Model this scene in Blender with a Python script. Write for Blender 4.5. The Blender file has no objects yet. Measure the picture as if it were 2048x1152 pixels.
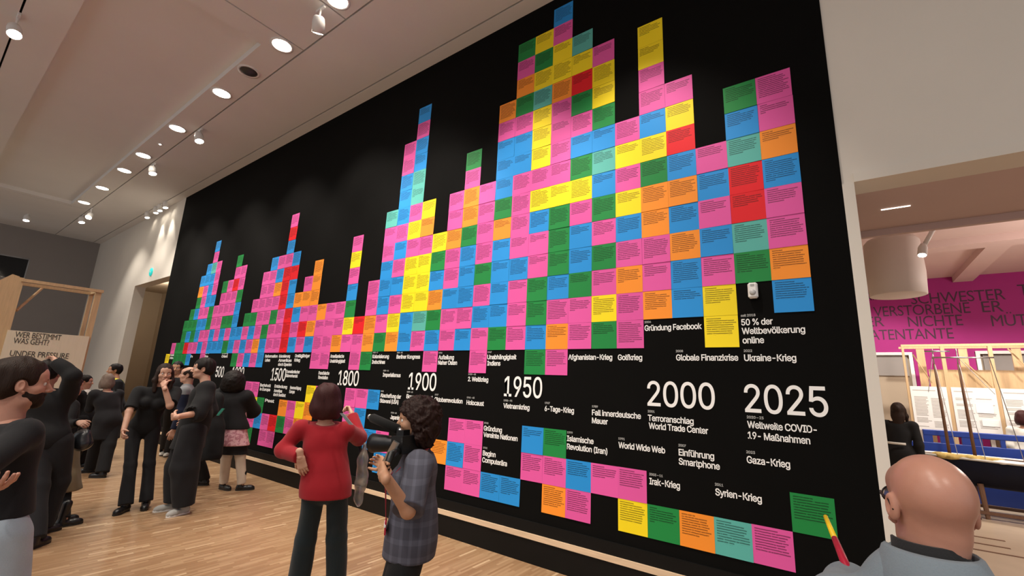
import bpy, math, random
import numpy as np
from mathutils import Matrix, Vector
SC = bpy.context.scene
COL = SC.collection
# ---------------------------------------------------------------- camera
cam_data = bpy.data.cameras.new('camera'); cam = bpy.data.objects.new('camera', cam_data); COL.objects.link(cam)
cam_data.sensor_fit = 'HORIZONTAL'; cam_data.sensor_width = 36.0; cam_data.lens = 891.263 / 2048 * 36.0
cam_data.clip_start = 0.02; cam_data.clip_end = 200
CX = (0.80985558, 0.58514729, 0.04167244); CY = (-0.09025875, 0.19448076, -0.9767449); CZ = (-0.57964411, 0.787261, 0.21031599)
CAMPOS = (0.10942, -3.81551, 1.59945)
cam.matrix_world = Matrix(((CX[0], -CY[0], -CZ[0], CAMPOS[0]), (CX[1], -CY[1], -CZ[1], CAMPOS[1]), (CX[2], -CY[2], -CZ[2], CAMPOS[2]), (0, 0, 0, 1)))
SC.camera = cam
# ---------------------------------------------------------------- world, view, general lights
world = bpy.data.worlds.new('world'); SC.world = world; world.use_nodes = True
world.node_tree.nodes['Background'].inputs[0].default_value = (0.96, 0.97, 1.0, 1)
world.node_tree.nodes['Background'].inputs[1].default_value = 0.55
vs = SC.view_settings
vs.view_transform = 'Standard'; vs.look = 'None'; vs.gamma = 1.0; vs.exposure = 0.0; vs.use_curve_mapping = False
WARM = (1.0, 0.91, 0.80)
def spot_light(name, loc, target, power, angle=70, blend=0.7, color=WARM, size=0.06, parent=None):
    l = bpy.data.lights.new(name, 'SPOT'); l.energy = power; l.spot_size = math.radians(angle); l.spot_blend = blend
    l.color = color; l.shadow_soft_size = size
    o = bpy.data.objects.new(name, l); COL.objects.link(o)
    d = Vector(target) - Vector(loc)
    o.rotation_euler = d.to_track_quat('-Z', 'Y').to_euler(); o.location = loc
    if parent is not None:
        o.parent = parent; o.matrix_parent_inverse = Matrix.Translation(-parent.location)
    return o
WALL_W, FLOOR_W = 300, 270
# bare unseen spots: wall row carried on, other rows added for floor and people
for x, t in ((-4.1, -3.9), (-2.6, -2.6), (-1.3, -1.3)):
    spot_light('unseen_spot', (x, -1.45, 6.0), (t, 0.0, 1.4), WALL_W * 1.15, 66)
for x in (-15, -11.5, -8, -4.5, -1, 2.5):
    spot_light('unseen_spot', (x, -5.6, 6.0), (x, -3.6, 0.0), FLOOR_W, 95)
for x in (-10, -5, -0.5):
    spot_light('unseen_spot', (x, -8.2, 6.0), (x, -2.4, 1.2), FLOOR_W, 80)
for x, tx, ty in ((-7.0, -7.4, -2.2), (-5.0, -4.6, -2.6), (-3.0, -3.0, -2.8), (-1.0, -0.9, -2.4)):
    spot_light('unseen_spot', (x, -3.69, 6.0), (tx, ty, 0.6), FLOOR_W * .5, 80)
# unseen fill spots added to brighten the next room
for x, y, e in ((1.6, 6.4, 260), (3.2, 6.4, 260), (2.4, 3.6, 240), (0.9, 7.3, 200)):
    spot_light('next_room_fill_spot', (x, y, 4.1), (x + 0.1, y + 1.2, 0.9), e, 110)
l = bpy.data.lights.new('next_room_fill_point', 'POINT'); l.energy = 160; l.color = (1, .86, .76); l.shadow_soft_size = .3  # unseen point fill, added for the pendant, ceiling and boards
o = bpy.data.objects.new('next_room_fill_point', l); COL.objects.link(o); o.location = (3.6, 4.6, 2.9)
l = bpy.data.lights.new('corridor_fill', 'POINT'); l.energy = 45; l.color = (1, .85, .68); l.shadow_soft_size = .2  # unseen point fill added to lift the dark corridor
o = bpy.data.objects.new('corridor_fill', l); COL.objects.link(o); o.location = (-19.0, 1.2, 4.2)
# ---------------------------------------------------------------- helpers
def lin(c):
    c = c / 255.0
    return c / 12.92 if c <= 0.04045 else ((c + 0.055) / 1.055) ** 2.4
def rgb(r, g, b): return (lin(r), lin(g), lin(b), 1.0)
def tag(o, label=None, cat=None, group=None, kind=None):
    if label: o['label'] = label
    if cat: o['category'] = cat
    if group: o['group'] = group
    if kind: o['kind'] = kind
    return o
def mesh_obj(name, verts, faces, mats, parent=None, smooth=False, loc=None, midx=None):
    me = bpy.data.meshes.new(name)
    verts = np.asarray(verts, dtype=np.float32).reshape(-1, 3)
    if isinstance(faces, np.ndarray) and faces.ndim == 2:
        n, k = faces.shape
        me.vertices.add(len(verts)); me.vertices.foreach_set('co', verts.ravel())
        me.loops.add(n * k); me.loops.foreach_set('vertex_index', faces.astype(np.int32).ravel())
        me.polygons.add(n); me.polygons.foreach_set('loop_start', np.arange(0, n * k, k, dtype=np.int32))
        me.polygons.foreach_set('loop_total', np.full(n, k, dtype=np.int32))
        me.update(calc_edges=True)
    else:
        me.from_pydata([tuple(map(float, v)) for v in verts], [], [tuple(f) for f in faces]); me.update()
    if not isinstance(mats, (list, tuple)): mats = [mats]
    for m in mats: me.materials.append(m)
    if midx is not None: me.polygons.foreach_set('material_index', np.asarray(midx, dtype=np.int32))
    if smooth: me.polygons.foreach_set('use_smooth', np.ones(len(me.polygons), dtype=bool))
    o = bpy.data.objects.new(name, me); COL.objects.link(o)
    if loc is not None: o.location = loc
    if parent is not None:
        o.parent = parent; o.matrix_parent_inverse = parent_inv(parent)
    return o
def parent_inv(p): return Matrix.Translation(-p.location)
def root(name, loc, label, cat, group=None):
    o = bpy.data.objects.new(name, None); COL.objects.link(o); o.location = loc; o.empty_display_size = 0.1
    return tag(o, label, cat, group)
class MB:
    """collects boxes, tubes and lathes into one mesh"""
    def __init__(s): s.v = []; s.f = []
    def box(s, lo, hi, bev=0.0):
        b = len(s.v); (x0, y0, z0), (x1, y1, z1) = lo, hi
        if bev <= 0:
            s.v += [(x0, y0, z0), (x1, y0, z0), (x1, y1, z0), (x0, y1, z0), (x0, y0, z1), (x1, y0, z1), (x1, y1, z1), (x0, y1, z1)]
            s.f += [tuple(b + i for i in q) for q in ((3, 2, 1, 0), (4, 5, 6, 7), (0, 1, 5, 4), (1, 2, 6, 5), (2, 3, 7, 6), (3, 0, 4, 7))]
        else:
            c = bev; rings = []
            for z, i in ((z0, c), (z0 + c, 0), (z1 - c, 0), (z1, c)):
                rings.append([(x0 + i + (c if not i else 0), y0 + i, z), (x1 - i - (c if not i else 0), y0 + i, z), (x1 - i, y0 + i + (c if not i else 0), z), (x1 - i, y1 - i - (c if not i else 0), z),
                              (x1 - i - (c if not i else 0), y1 - i, z), (x0 + i + (c if not i else 0), y1 - i, z), (x0 + i, y1 - i - (c if not i else 0), z), (x0 + i, y0 + i + (c if not i else 0), z)])
            for r in rings: s.v += r
            for k in range(3):
                for i in range(8):
                    j = (i + 1) % 8; s.f.append((b + k * 8 + i, b + k * 8 + j, b + (k + 1) * 8 + j, b + (k + 1) * 8 + i))
            s.f.append(tuple(b + i for i in range(7, -1, -1))); s.f.append(tuple(b + 24 + i for i in range(8)))
        return s
    def obox(s, c, ax, half):
        """oriented box: centre, three unit axes, half sizes"""
        b = len(s.v); c = np.array(c, float); ax = [np.array(a, float) for a in ax]
        for sz in (-1, 1):
            for sx, sy in ((-1, -1), (1, -1), (1, 1), (-1, 1)):
                s.v.append(tuple(c + ax[0] * half[0] * sx + ax[1] * half[1] * sy + ax[2] * half[2] * sz))
        s.f += [tuple(b + i for i in q) for q in ((3, 2, 1, 0), (4, 5, 6, 7), (0, 1, 5, 4), (1, 2, 6, 5), (2, 3, 7, 6), (3, 0, 4, 7))]
        return s
    def tube(s, pts, r, n=10, flat=1.0, closed_ends=True):
        pts = [np.array(p, float) for p in pts]; rs = r if isinstance(r, (list, tuple)) else [r] * len(pts)
        b = len(s.v); up = np.array((0, 0, 1.0)); prev = None
        for i, p in enumerate(pts):
            t = pts[min(i + 1, len(pts) - 1)] - pts[max(i - 1, 0)]; t = t / (np.linalg.norm(t) + 1e-9)
            if prev is None:
                u = np.cross(t, up)
                if np.linalg.norm(u) < 1e-3: u = np.cross(t, (1, 0, 0))
            else: u = prev - t * (prev @ t)
            u /= np.linalg.norm(u); w = np.cross(t, u); prev = u
            for k in range(n):
                a = 2 * math.pi * k / n
                s.v.append(tuple(p + rs[i] * (u * math.cos(a) + w * math.sin(a) * flat)))
        for i in range(len(pts) - 1):
            for k in range(n):
                j = (k + 1) % n; s.f.append((b + i * n + k, b + i * n + j, b + (i + 1) * n + j, b + (i + 1) * n + k))
        if closed_ends:
            s.f.append(tuple(b + k for k in range(n - 1, -1, -1))); s.f.append(tuple(b + (len(pts) - 1) * n + k for k in range(n)))
        return s
    def lathe(s, c, prof, n=24, axis=(0, 0, 1)):
        """prof: list of (radius, height along axis)"""
        c = np.array(c, float); a = np.array(axis, float); a /= np.linalg.norm(a)
        u = np.cross(a, (0, 1, 0)) if abs(a[1]) < .9 else np.cross(a, (1, 0, 0)); u /= np.linalg.norm(u); w = np.cross(a, u)
        b = len(s.v)
        for r, h in prof:
            for k in range(n):
                t = 2 * math.pi * k / n; s.v.append(tuple(c + a * h + (u * math.cos(t) + w * math.sin(t)) * r))
        for i in range(len(prof) - 1):
            for k in range(n):
                j = (k + 1) % n; s.f.append((b + i * n + k, b + i * n + j, b + (i + 1) * n + j, b + (i + 1) * n + k))
        s.f.append(tuple(b + k for k in range(n - 1, -1, -1))); s.f.append(tuple(b + (len(prof) - 1) * n + k for k in range(n)))
        return s
    def quad(s, *p): b = len(s.v); s.v += [tuple(q) for q in p]; s.f.append(tuple(range(b, b + len(p)))); return s
    def build(s, name, mat, parent=None, smooth=False): return mesh_obj(name, s.v, s.f, mat, parent, smooth)
def structure(name, mb, mat, parent=None):
    o = mb.build(name, mat, parent)
    if parent is None: o['kind'] = 'structure'
    return o
# ---------------------------------------------------------------- materials
class NT:
    def __init__(s, name):
        s.m = bpy.data.materials.new(name); s.m.use_nodes = True; s.t = s.m.node_tree; s.b = s.t.nodes['Principled BSDF']
    def n(s, t, **kw):
        q = s.t.nodes.new(t)
        for k, v in kw.items(): setattr(q, k, v)
        return q
    def put(s, sock, v):
        if hasattr(v, 'is_linked') or isinstance(v, bpy.types.NodeSocket): s.t.links.new(v, sock)
        else: sock.default_value = v
    def math(s, op, a, b=0.0, c=0.0):
        q = s.n('ShaderNodeMath', operation=op)
        for i, v in enumerate((a, b, c)): s.put(q.inputs[i], v)
        return q.outputs[0]
    def mix(s, f, a, b):
        q = s.n('ShaderNodeMix', data_type='RGBA'); s.put(q.inputs[0], f); s.put(q.inputs[6], a); s.put(q.inputs[7], b); return q.outputs[2]
    def noise(s, scale, detail=3, vec=None, rough=.5):
        q = s.n('ShaderNodeTexNoise'); q.inputs['Scale'].default_value = scale; q.inputs['Detail'].default_value = detail; q.inputs['Roughness'].default_value = rough
        if vec is not None: s.t.links.new(vec, q.inputs['Vector'])
        return q.outputs['Fac']
    def wn(s, vec):
        q = s.n('ShaderNodeTexWhiteNoise', noise_dimensions='3D'); s.t.links.new(vec, q.inputs['Vector']); return q.outputs['Value']
    def comb(s, x, y, z=0.0):
        q = s.n('ShaderNodeCombineXYZ')
        for i, v in enumerate((x, y, z)): s.put(q.inputs[i], v)
        return q.outputs[0]
    def sep(s, v):
        q = s.n('ShaderNodeSeparateXYZ'); s.t.links.new(v, q.inputs[0]); return q.outputs
    def bump(s, h, strength=.2, dist=.01):
        q = s.n('ShaderNodeBump'); q.inputs['Strength'].default_value = strength; q.inputs['Distance'].default_value = dist
        s.t.links.new(h, q.inputs['Height']); s.t.links.new(q.outputs[0], s.b.inputs['Normal'])
def plain(name, col, rough=.6, metal=0.0, vary=.12, scale=8.0, bump=0.0, bscale=60.0, spec=None, sheen=0.0, detail=3):
    t = NT(name)
    tc = t.n('ShaderNodeTexCoord').outputs['Object']
    f = t.noise(scale, detail, tc)
    dark = tuple(c * (1 - vary) for c in col[:3]) + (1,); lite = tuple(min(1, c * (1 + vary)) for c in col[:3]) + (1,)
    t.t.links.new(t.mix(f, dark, lite), t.b.inputs['Base Color'])
    t.b.inputs['Roughness'].default_value = rough; t.b.inputs['Metallic'].default_value = metal
    if spec is not None: t.b.inputs['Specular IOR Level'].default_value = spec
    if sheen: t.b.inputs['Sheen Weight'].default_value = sheen
    if bump: t.bump(t.noise(bscale, 4, tc), bump, .01)
    return t.m
def glow(name, col, strength):
    t = NT(name); t.b.inputs['Base Color'].default_value = col; t.b.inputs['Emission Color'].default_value = col; t.b.inputs['Emission Strength'].default_value = strength
    return t.m
def skin(name, col, rough=.5):
    t = NT(name); tc = t.n('ShaderNodeTexCoord').outputs['Object']
    f = t.noise(14, 4, tc)
    t.t.links.new(t.mix(f, (col[0] * .82, col[1] * .72, col[2] * .70, 1), (min(1, col[0] * 1.1), col[1] * 1.08, col[2] * 1.06, 1)), t.b.inputs['Base Color'])
    t.b.inputs['Roughness'].default_value = rough; t.b.inputs['Subsurface Weight'].default_value = .12
    t.b.inputs['Subsurface Radius'].default_value = (.012, .005, .003); t.b.inputs['Subsurface Scale'].default_value = .6
    t.bump(t.noise(350, 3, tc), .05, .004)
    return t.m
def cloth(name, col, rough=.85, vary=.18, weave=260, sheen=.12):
    t = NT(name); tc = t.n('ShaderNodeTexCoord').outputs['Object']
    f = t.noise(5, 5, tc); g = t.noise(weave, 2, tc)
    h = t.math('ADD', t.math('MULTIPLY', f, .7), t.math('MULTIPLY', g, .3))
    dark = tuple(c * (1 - vary) for c in col[:3]) + (1,); lite = tuple(min(1, c * (1 + vary)) for c in col[:3]) + (1,)
    t.t.links.new(t.mix(h, dark, lite), t.b.inputs['Base Color']); t.b.inputs['Roughness'].default_value = rough
    t.b.inputs['Sheen Weight'].default_value = sheen; t.b.inputs['Specular IOR Level'].default_value = .25
    t.bump(g, .25, .004)
    return t.m
def hairmat(name, col):
    t = NT(name); tc = t.n('ShaderNodeTexCoord').outputs['Object']
    s = t.sep(tc); v = t.comb(t.math('MULTIPLY', s[0], 260), t.math('MULTIPLY', s[1], 260), t.math('MULTIPLY', s[2], 30))
    f = t.noise(1.0, 3, v)
    t.t.links.new(t.mix(f, tuple(c * .5 for c in col[:3]) + (1,), tuple(min(1, c * 1.6) for c in col[:3]) + (1,)), t.b.inputs['Base Color'])
    t.b.inputs['Roughness'].default_value = .55; t.b.inputs['Specular IOR Level'].default_value = .22; t.bump(f, .5, .006); return t.m
M = {}
M['white_wall'] = plain('white_wall_paint', (.80, .75, .67, 1), .85, vary=.03, scale=2, bump=.05, bscale=180)
M['black_wall'] = plain('black_wall_paint', (.0042, .0040, .0037, 1), .9, vary=.2, scale=3, bump=.06, bscale=220, spec=.08)
M['black_gloss'] = plain('black_skirting_paint', (.0038, .0037, .0035, 1), .55, vary=.2, scale=3, spec=.2)
M['ceiling'] = plain('ceiling_paint', (.86, .85, .83, 1), .9, vary=.03, scale=1.5, bump=.03, bscale=150)
M['groove'] = plain('ceiling_groove_black', (.02, .017, .015, 1), .8)
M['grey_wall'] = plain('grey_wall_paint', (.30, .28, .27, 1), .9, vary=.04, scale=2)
M['beige_wall'] = plain('beige_plaster', (.46, .38, .29, 1), .9, vary=.05, scale=2)
M['pink_wall'] = plain('pinkish_ceiling_paint', (.66, .50, .47, 1), .85, vary=.04, scale=2)
M['magenta'] = plain('magenta_wall_paint', (.36, .012, .19, 1), .7, vary=.1, scale=2)
M['white_gloss'] = plain('white_lacquer', (.85, .84, .82, 1), .3, vary=.03)
M['metal'] = plain('brushed_steel', (.55, .55, .56, 1), .3, 1.0, vary=.1, scale=30)
M['dark_metal'] = plain('dark_steel', (.03, .03, .032, 1), .4, .8, vary=.1, scale=30)
M['lamp_on'] = glow('lamp_lens_lit', (1, .90, .76, 1), 30)
M['lamp_off'] = plain('lamp_lens_unlit', (.05, .045, .04, 1), .3)
M['letter'] = plain('white_vinyl', (.94, .935, .92, 1), .5, vary=.03)
M['letter_grey'] = plain('grey_vinyl', (.42, .42, .41, 1), .5, vary=.03)
M['ink'] = plain('dark_print_ink', (.05, .045, .04, 1), .6)
M['plum_ink'] = plain('dark_purple_print', (.05, .006, .035, 1), .6)
def wood(name, col, grain=18, vary=.25, rough=.55, axis=2):
    t = NT(name); tc = t.n('ShaderNodeTexCoord').outputs['Object']; s = t.sep(tc)
    k = [grain * 3] * 3; k[axis] = grain * .25
    f = t.noise(1.0, 5, t.comb(t.math('MULTIPLY', s[0], k[0]), t.math('MULTIPLY', s[1], k[1]), t.math('MULTIPLY', s[2], k[2])), .6)
    t.t.links.new(t.mix(f, tuple(c * (1 - vary) for c in col[:3]) + (1,), tuple(min(1, c * (1 + vary)) for c in col[:3]) + (1,)), t.b.inputs['Base Color'])
    t.b.inputs['Roughness'].default_value = rough; return t.m
M['pine'] = wood('pale_plywood', (.58, .40, .22, 1))
M['board'] = wood('whitewashed_board', (.74, .66, .50, 1), vary=.08)
M['strip'] = wood('pale_wood_strip', (.70, .52, .35, 1), axis=0)
M['brown_wood'] = wood('brown_wood', (.16, .08, .045, 1))
def parquet():
    t = NT('industrial_parquet'); tc = t.n('ShaderNodeTexCoord').outputs['Object']; s = t.sep(tc)
    W, Ln = .024, .24
    ix = t.math('FLOOR', t.math('DIVIDE', s[0], W))
    off = t.wn(t.comb(ix, 3.7, 0)); yy = t.math('ADD', t.math('DIVIDE', s[1], Ln), off); iy = t.math('FLOOR', yy)
    r = t.wn(t.comb(ix, iy, 1.3)); big = t.noise(1.1, 2, tc)
    g = t.noise(1.0, 4, t.comb(t.math('MULTIPLY', s[0], 160), t.math('MULTIPLY', s[1], 9), 0.0))
    c = t.mix(t.math('POWER', r, 1.6), (.27, .155, .08, 1), (.46, .31, .18, 1))
    c = t.mix(t.math('GREATER_THAN', r, .965), c, (.62, .46, .29, 1))
    c = t.mix(t.math('MULTIPLY', g, .35), c, (.26, .145, .07, 1))
    c = t.mix(t.math('MULTIPLY', big, .25), c, (.32, .19, .095, 1))
    t.t.links.new(c, t.b.inputs['Base Color']); t.b.inputs['Roughness'].default_value = .38
    t.b.inputs['Specular IOR Level'].default_value = .4
    return t.m
M['parquet'] = parquet()
M['pale_floor'] = plain('pale_wood_floor', (.50, .40, .29, 1), .35, vary=.1, scale=4)
CAPS = [('Gründung Facebook', -1.242, 2.101, 0.473, 0), ('50 % der', -0.479, 2.117, 0.213, 0), ('Weltbevölkerung', -0.479, 2.049, 0.411, 0), ('online', -0.478, 1.978, 0.146, 0), ('Globale Finanzkrise', -0.982, 1.847, 0.467, 0), ('Ukraine-Krieg', -0.475, 1.845, 0.337, 0), ('2000', -1.231, 1.471, 0.533, 1), ('2025', -0.492, 1.47, 0.513, 1), ('Terroranschlag', -1.23, 1.348, 0.366, 0), ('World Trade Center', -1.224, 1.285, 0.465, 0), ('Weltweite COVID-', -0.484, 1.357, 0.427, 0), ('19- Maßnahmen', -0.485, 1.281, 0.384, 0), ('World Wide Web', -1.492, 1.103, 0.398, 0), ('Einführung', -0.988, 1.103, 0.263, 0), ('Smartphone', -0.99, 1.035, 0.302, 0), ('Gaza-Krieg', -0.503, 1.109, 0.271, 0), ('Irak-Krieg', -1.229, 0.852, 0.242, 0), ('Syrien-Krieg', -0.73, 0.852, 0.307, 0), ('Afghanistan-Krieg', -1.993, 1.85, 0.449, 0), ('Golfkrieg', -1.491, 1.848, 0.223, 0), ('1950', -2.744, 1.475, 0.465, 1), ('Vietnamkrieg', -2.745, 1.354, 0.325, 0), ('6-Tage-Krieg', -2.244, 1.358, 0.319, 0), ('Fall innerdeutsche', -1.742, 1.356, 0.453, 0), ('Mauer', -1.742, 1.286, 0.153, 0), ('Islamische', -1.994, 1.107, 0.269, 0), ('Revolution (Iran)', -1.993, 1.036, 0.399, 0), ('Unabhängigkeit', -2.993, 1.852, 0.389, 0), ('Indiens', -2.989, 1.785, 0.18, 0), ('Aufteilung', -3.739, 1.849, 0.251, 0), ('Naher Osten', -3.738, 1.787, 0.304, 0), ('Berliner Kongress', -4.493, 1.856, 0.438, 0), ('Kolonisierung', -4.987, 1.861, 0.342, 0), ('Indochinas', -4.984, 1.788, 0.272, 0), ('Imperialismus', -4.731, 1.624, 0.348, 0), ('1900', -4.224, 1.483, 0.481, 1), ('2. Weltkrieg', -3.252, 1.61, 0.289, 0), ('Boxeraufstand', -4.238, 1.375, 0.45, 0), ('Oktoberrevolution', -3.751, 1.365, 0.438, 0), ('Holocaust', -3.253, 1.358, 0.247, 0), ('Abschaffung der', -4.739, 1.363, 0.402, 0), ('Sklaverei (USA)', -4.739, 1.296, 0.363, 0), ('Japanische', -4.501, 1.11, 0.255, 0), ('Gründung', -2.989, 1.11, 0.239, 0), ('Vereinte Nationen', -2.99, 1.046, 0.439, 0), ('Beginn', -2.985, 0.862, 0.168, 0), ('Computerära', -2.988, 0.795, 0.32, 0), ('1500', -7.644, 1.492, 0.472, 1), ('1800', -5.714, 1.485, 0.479, 1), ('Reformation', -7.955, 1.869, 0.43, 0), ('Luthers', -7.933, 1.801, 0.174, 0), ('Kolonisierung', -7.476, 1.869, 0.353, 0), ('Amerikas', -7.48, 1.8, 0.423, 0), ('durch Spanien', -7.468, 1.734, 0.43, 0), ('Dreißigjähriger', -6.969, 1.873, 0.434, 0), ('Krieg', -6.974, 1.806, 0.173, 0), ('Amerikanische', -5.98, 1.866, 0.344, 0), ('Unabhängigkeit', -5.977, 1.796, 0.38, 0), ('Transatlantischer', -7.177, 1.622, 0.417, 0), ('Sklavenhandel', -7.175, 1.557, 0.366, 0), ('Französische', -6.231, 1.618, 0.281, 0), ('Revolution', -6.225, 1.553, 0.251, 0), ('Buchdruck', -7.971, 1.38, 0.37, 0), ('in Europa', -7.958, 1.314, 0.352, 0), ('Entdeckung', -7.476, 1.379, 0.399, 0), ('Amerikas', -7.478, 1.308, 0.265, 0), ('durch Seefahrt', -7.476, 1.246, 0.391, 0), ('Hexenverfolgung', -6.985, 1.375, 0.327, 0), ('Europa', -6.989, 1.314, 0.157, 0), ('Pest', -7.72, 1.138, 0.303, 0), ('500', -9.844, 1.494, 0.362, 1), ('1000', -9.128, 1.496, 0.48, 1), ('Rom', -11.64, 1.953, 0.509, 0), ('Reich', -11.624, 1.869, 0.477, 0), ('Islam', -10.704, 1.941, 0.379, 0), ('Blüte', -10.696, 1.869, 0.353, 0), ('Kreuzzug', -9.709, 1.937, 0.268, 0), ('Orient', -9.703, 1.869, 0.268, 0), ('Antike', -12.492, 1.903, 0.344, 0), ('Athen', -12.485, 1.835, 0.344, 0)]
DATES = [('2004', -1.242, 2.168), ('seit 2018', -0.479, 2.184), ('2008', -0.982, 1.914), ('2022', -0.475, 1.912), ('2001', -1.23, 1.415), ('2020 – 23', -0.484, 1.424), ('1991', -1.492, 1.17), ('2007', -0.988, 1.17), ('2023', -0.503, 1.176), ('2003 – 11', -1.229, 0.919), ('2011', -0.73, 0.919), ('1955 – 75', -2.745, 1.421), ('1967', -2.244, 1.425), ('1989', -1.742, 1.423), ('1979', -1.994, 1.174), ('1947', -2.993, 1.919), ('1916', -3.739, 1.916), ('1884 – 85', -4.493, 1.923), ('1858 – 87', -4.987, 1.928), ('1880 – 14', -4.731, 1.691), ('1939 – 45', -3.252, 1.677), ('1899 – 01', -4.238, 1.442), ('1917', -3.751, 1.432), ('1941 – 45', -3.253, 1.425), ('1865', -4.739, 1.43), ('1910 – 45', -4.501, 1.177), ('1941', -2.985, 0.929), ('1945', -2.989, 1.177)]
UPPER = [(0, 7, 'KKOBKKOB'), (1, 7, 'GBTRRTG'), (2, 5, 'KBKBKYY'), (3, 8, 'KYRBOBOBB'), (4, 11, 'YYKKBYGOOKKO'), (5, 7, 'KYKYBKOKK'), (6, 11, 'KYYGBTBGKGKYG'), (7, 12, 'TYRGKBGYKBBGKK'), (8, 14, 'BKYYOKKKKYGGGBKOK'), (9, 13, 'YGYTYYYKYBKKGGBG'), (10, 13, 'GKOGKBBKKKKBKKK'), (11, 10, 'OKBBBGOBBBBG'), (12, 6, 'KKKKGKBKK'), (13, 8, 'GKOOGBBBKB'), (14, 6, 'KKOKKBKK'), (15, 4, 'YGBOGBK'), (16, 6, 'YOKYYYTK'), (17, 12, 'BKBBTTKYKYYYBB'), (18, 10, 'KKBBBKBKBKYO'), (19, 6, 'TKKBBBKG'), (20, 2, 'KKOOG'), (21, 0, 'RKK'), (22, 5, 'KYKBGYK'), (23, 1, 'KKO'), (24, 1, 'KKKK'), (25, 1, 'OKKK'), (26, 4, 'OOOKOB'), (27, 3, 'KOKRK'), (28, 2, 'OBKB'), (29, 5, 'BRBBRRR'), (30, 8, 'KRBKRRRKKK'), (31, 5, 'KBOKGKK'), (32, 5, 'BKKKKGBB'), (33, 4, 'KKKKKOK'), (34, 2, 'KGBKB'), (35, 1, 'GKBK'), (36, 0, 'BKG'), (37, 5, 'KKGBBBB'), (38, 6, 'GKRKKGKG'), (39, 4, 'KKKGBB'), (40, 4, 'GKKKKB'), (41, 2, 'KKBB'), (42, 6, 'KKKBGGKKK'), (43, 8, 'BKTBBBKBKB'), (44, 6, 'BBKKKBBK'), (45, 5, 'BOGBGGKB'), (46, 2, 'GGBRG'), (47, 1, 'GGGG'), (48, -1, 'GG'), (49, -1, 'K'), (50, -2, 'Y')]
LOWER = [(0, -6, 'G'), (1, -7, 'K'), (2, -7, 'T'), (3, -7, 'O'), (4, -7, 'G'), (5, -6, 'KY'), (6, -6, 'K'), (7, -6, 'BK'), (8, -5, 'GKO'), (9, -5, 'BK'), (10, -7, 'B'), (11, -7, 'B'), (12, -5, 'KKK'), (13, -5, 'KBK'), (14, -6, 'O'), (18, -6, 'KB'), (19, -4, 'B.B'), (20, -4, 'KB'), (21, -4, 'KK'), (24, -4, 'K'), (25, -4, 'YO'), (26, -5, 'YO'), (27, -5, 'KK'), (28, -5, 'OG'), (29, -6, 'RK'), (30, -6, 'KK'), (31, -5, 'GB'), (32, -4, 'KYKG'), (33, -4, 'K')]
# ---------------------------------------------------------------- the room
CEIL = 6.10
def B(lo, hi): return MB().box(lo, hi)
structure('floor', B((-26, -12, -.12), (7, 0.13, 0)), M['parquet'])
f2 = MB(); f2.box((.2, .131, -.12), (8, 10, -.001)); structure('floor_next_room', f2, M['pale_floor'])
structure('floor_corridor', B((-22, .131, -.12), (.19, 4.2, -.001)), M['parquet'])
# the long wall y = 0, its thickness behind it
wt = structure('wall_timeline', B((-13.62, 0, 0), (.242, .26, CEIL)), M['black_wall'])
wl = MB(); wl.box((-22.3, 0, 0), (-16.45, .26, CEIL)); wl.box((-16.45, 0, 3.95), (-13.62, .26, CEIL)); structure('wall_west', wl, M['white_wall'])
we = MB(); we.box((.242, 0, 0), (.312, .26, 3.12)); we.box((.242, .012, 3.12), (6, .26, CEIL)); structure('wall_east', we, M['white_wall'])
structure('trim_doorway', B((.312, -.004, 3.12), (6, .012, 3.19)), M['white_wall'])
# skirting under the timeline
structure('trim_ledge', B((-13.62, -.018, .255), (.242, 0, .352)), M['black_gloss'])
structure('trim_wood_strip', B((-13.62, -.030, .205), (.242, 0, .253)), M['strip'])
structure('baseboard_timeline', B((-13.62, -.022, 0), (.242, 0, .204)), M['black_gloss'])
# far end wall and corridor behind the opening
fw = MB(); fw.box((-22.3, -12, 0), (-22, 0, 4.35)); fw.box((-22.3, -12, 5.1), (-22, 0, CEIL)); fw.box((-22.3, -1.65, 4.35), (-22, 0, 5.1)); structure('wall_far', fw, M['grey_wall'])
structure('wall_far_recess', B((-23.4, -12, 4.2), (-23.3, -1.4, 5.3)), M['groove'])
c = MB(); c.box((-22, 2.2, 0), (-10, 2.35, 4.6)); structure('wall_corridor', c, M['beige_wall'])
structure('wall_corridor_west', B((-22.1, .26, 0), (-22, 2.35, 4.6)), M['beige_wall'])
structure('ceiling_corridor', B((-22.1, .26, 4.6), (-10, 2.35, 4.7)), M['beige_wall'])
structure('wall_corridor_end', B((-10.1, .26, 0), (-10, 2.35, 4.6)), M['beige_wall'])
# ceiling: panels with shadow gaps between them
ce = MB()
G = .011
def slab(x0, x1, y0, y1, z=CEIL, th=.1): ce.box((x0 + G, y0 + G, z), (x1 - G, y1 - G, z + th))
slab(-24, 7, -.205, .28); slab(-24, 7, -1.215, -.205)
slab(-5.65, -4.645, -9, -1.215)
TX0, TX1, TY0, TY1 = -17.3, -6.05, -3.25, -1.62           # raised tray in the lamp field
ce.box((-17.5 + G, TY1, CEIL), (-5.65 - G, -1.215 - G, CEIL + .1)); ce.box((-17.5 + G, -3.69 + G, CEIL), (-5.65 - G, TY0, CEIL + .1))
ce.box((-17.5 + G, TY0, CEIL), (TX0, TY1, CEIL + .1)); ce.box((TX1, TY0, CEIL), (-5.65 - G, TY1, CEIL + .1))
ce.box((TX0 - .02, TY0 - .02, CEIL + .1), (TX1 + .02, TY1 + .02, CEIL + .14))
slab(-4.645, 7, -3.69, -1.215); slab(-4.645, 7, -9, -3.69); slab(-17.5, -5.65, -9, -3.69); slab(-24, -17.5, -9, -1.215)
structure('ceiling', ce, M['ceiling'])
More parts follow.
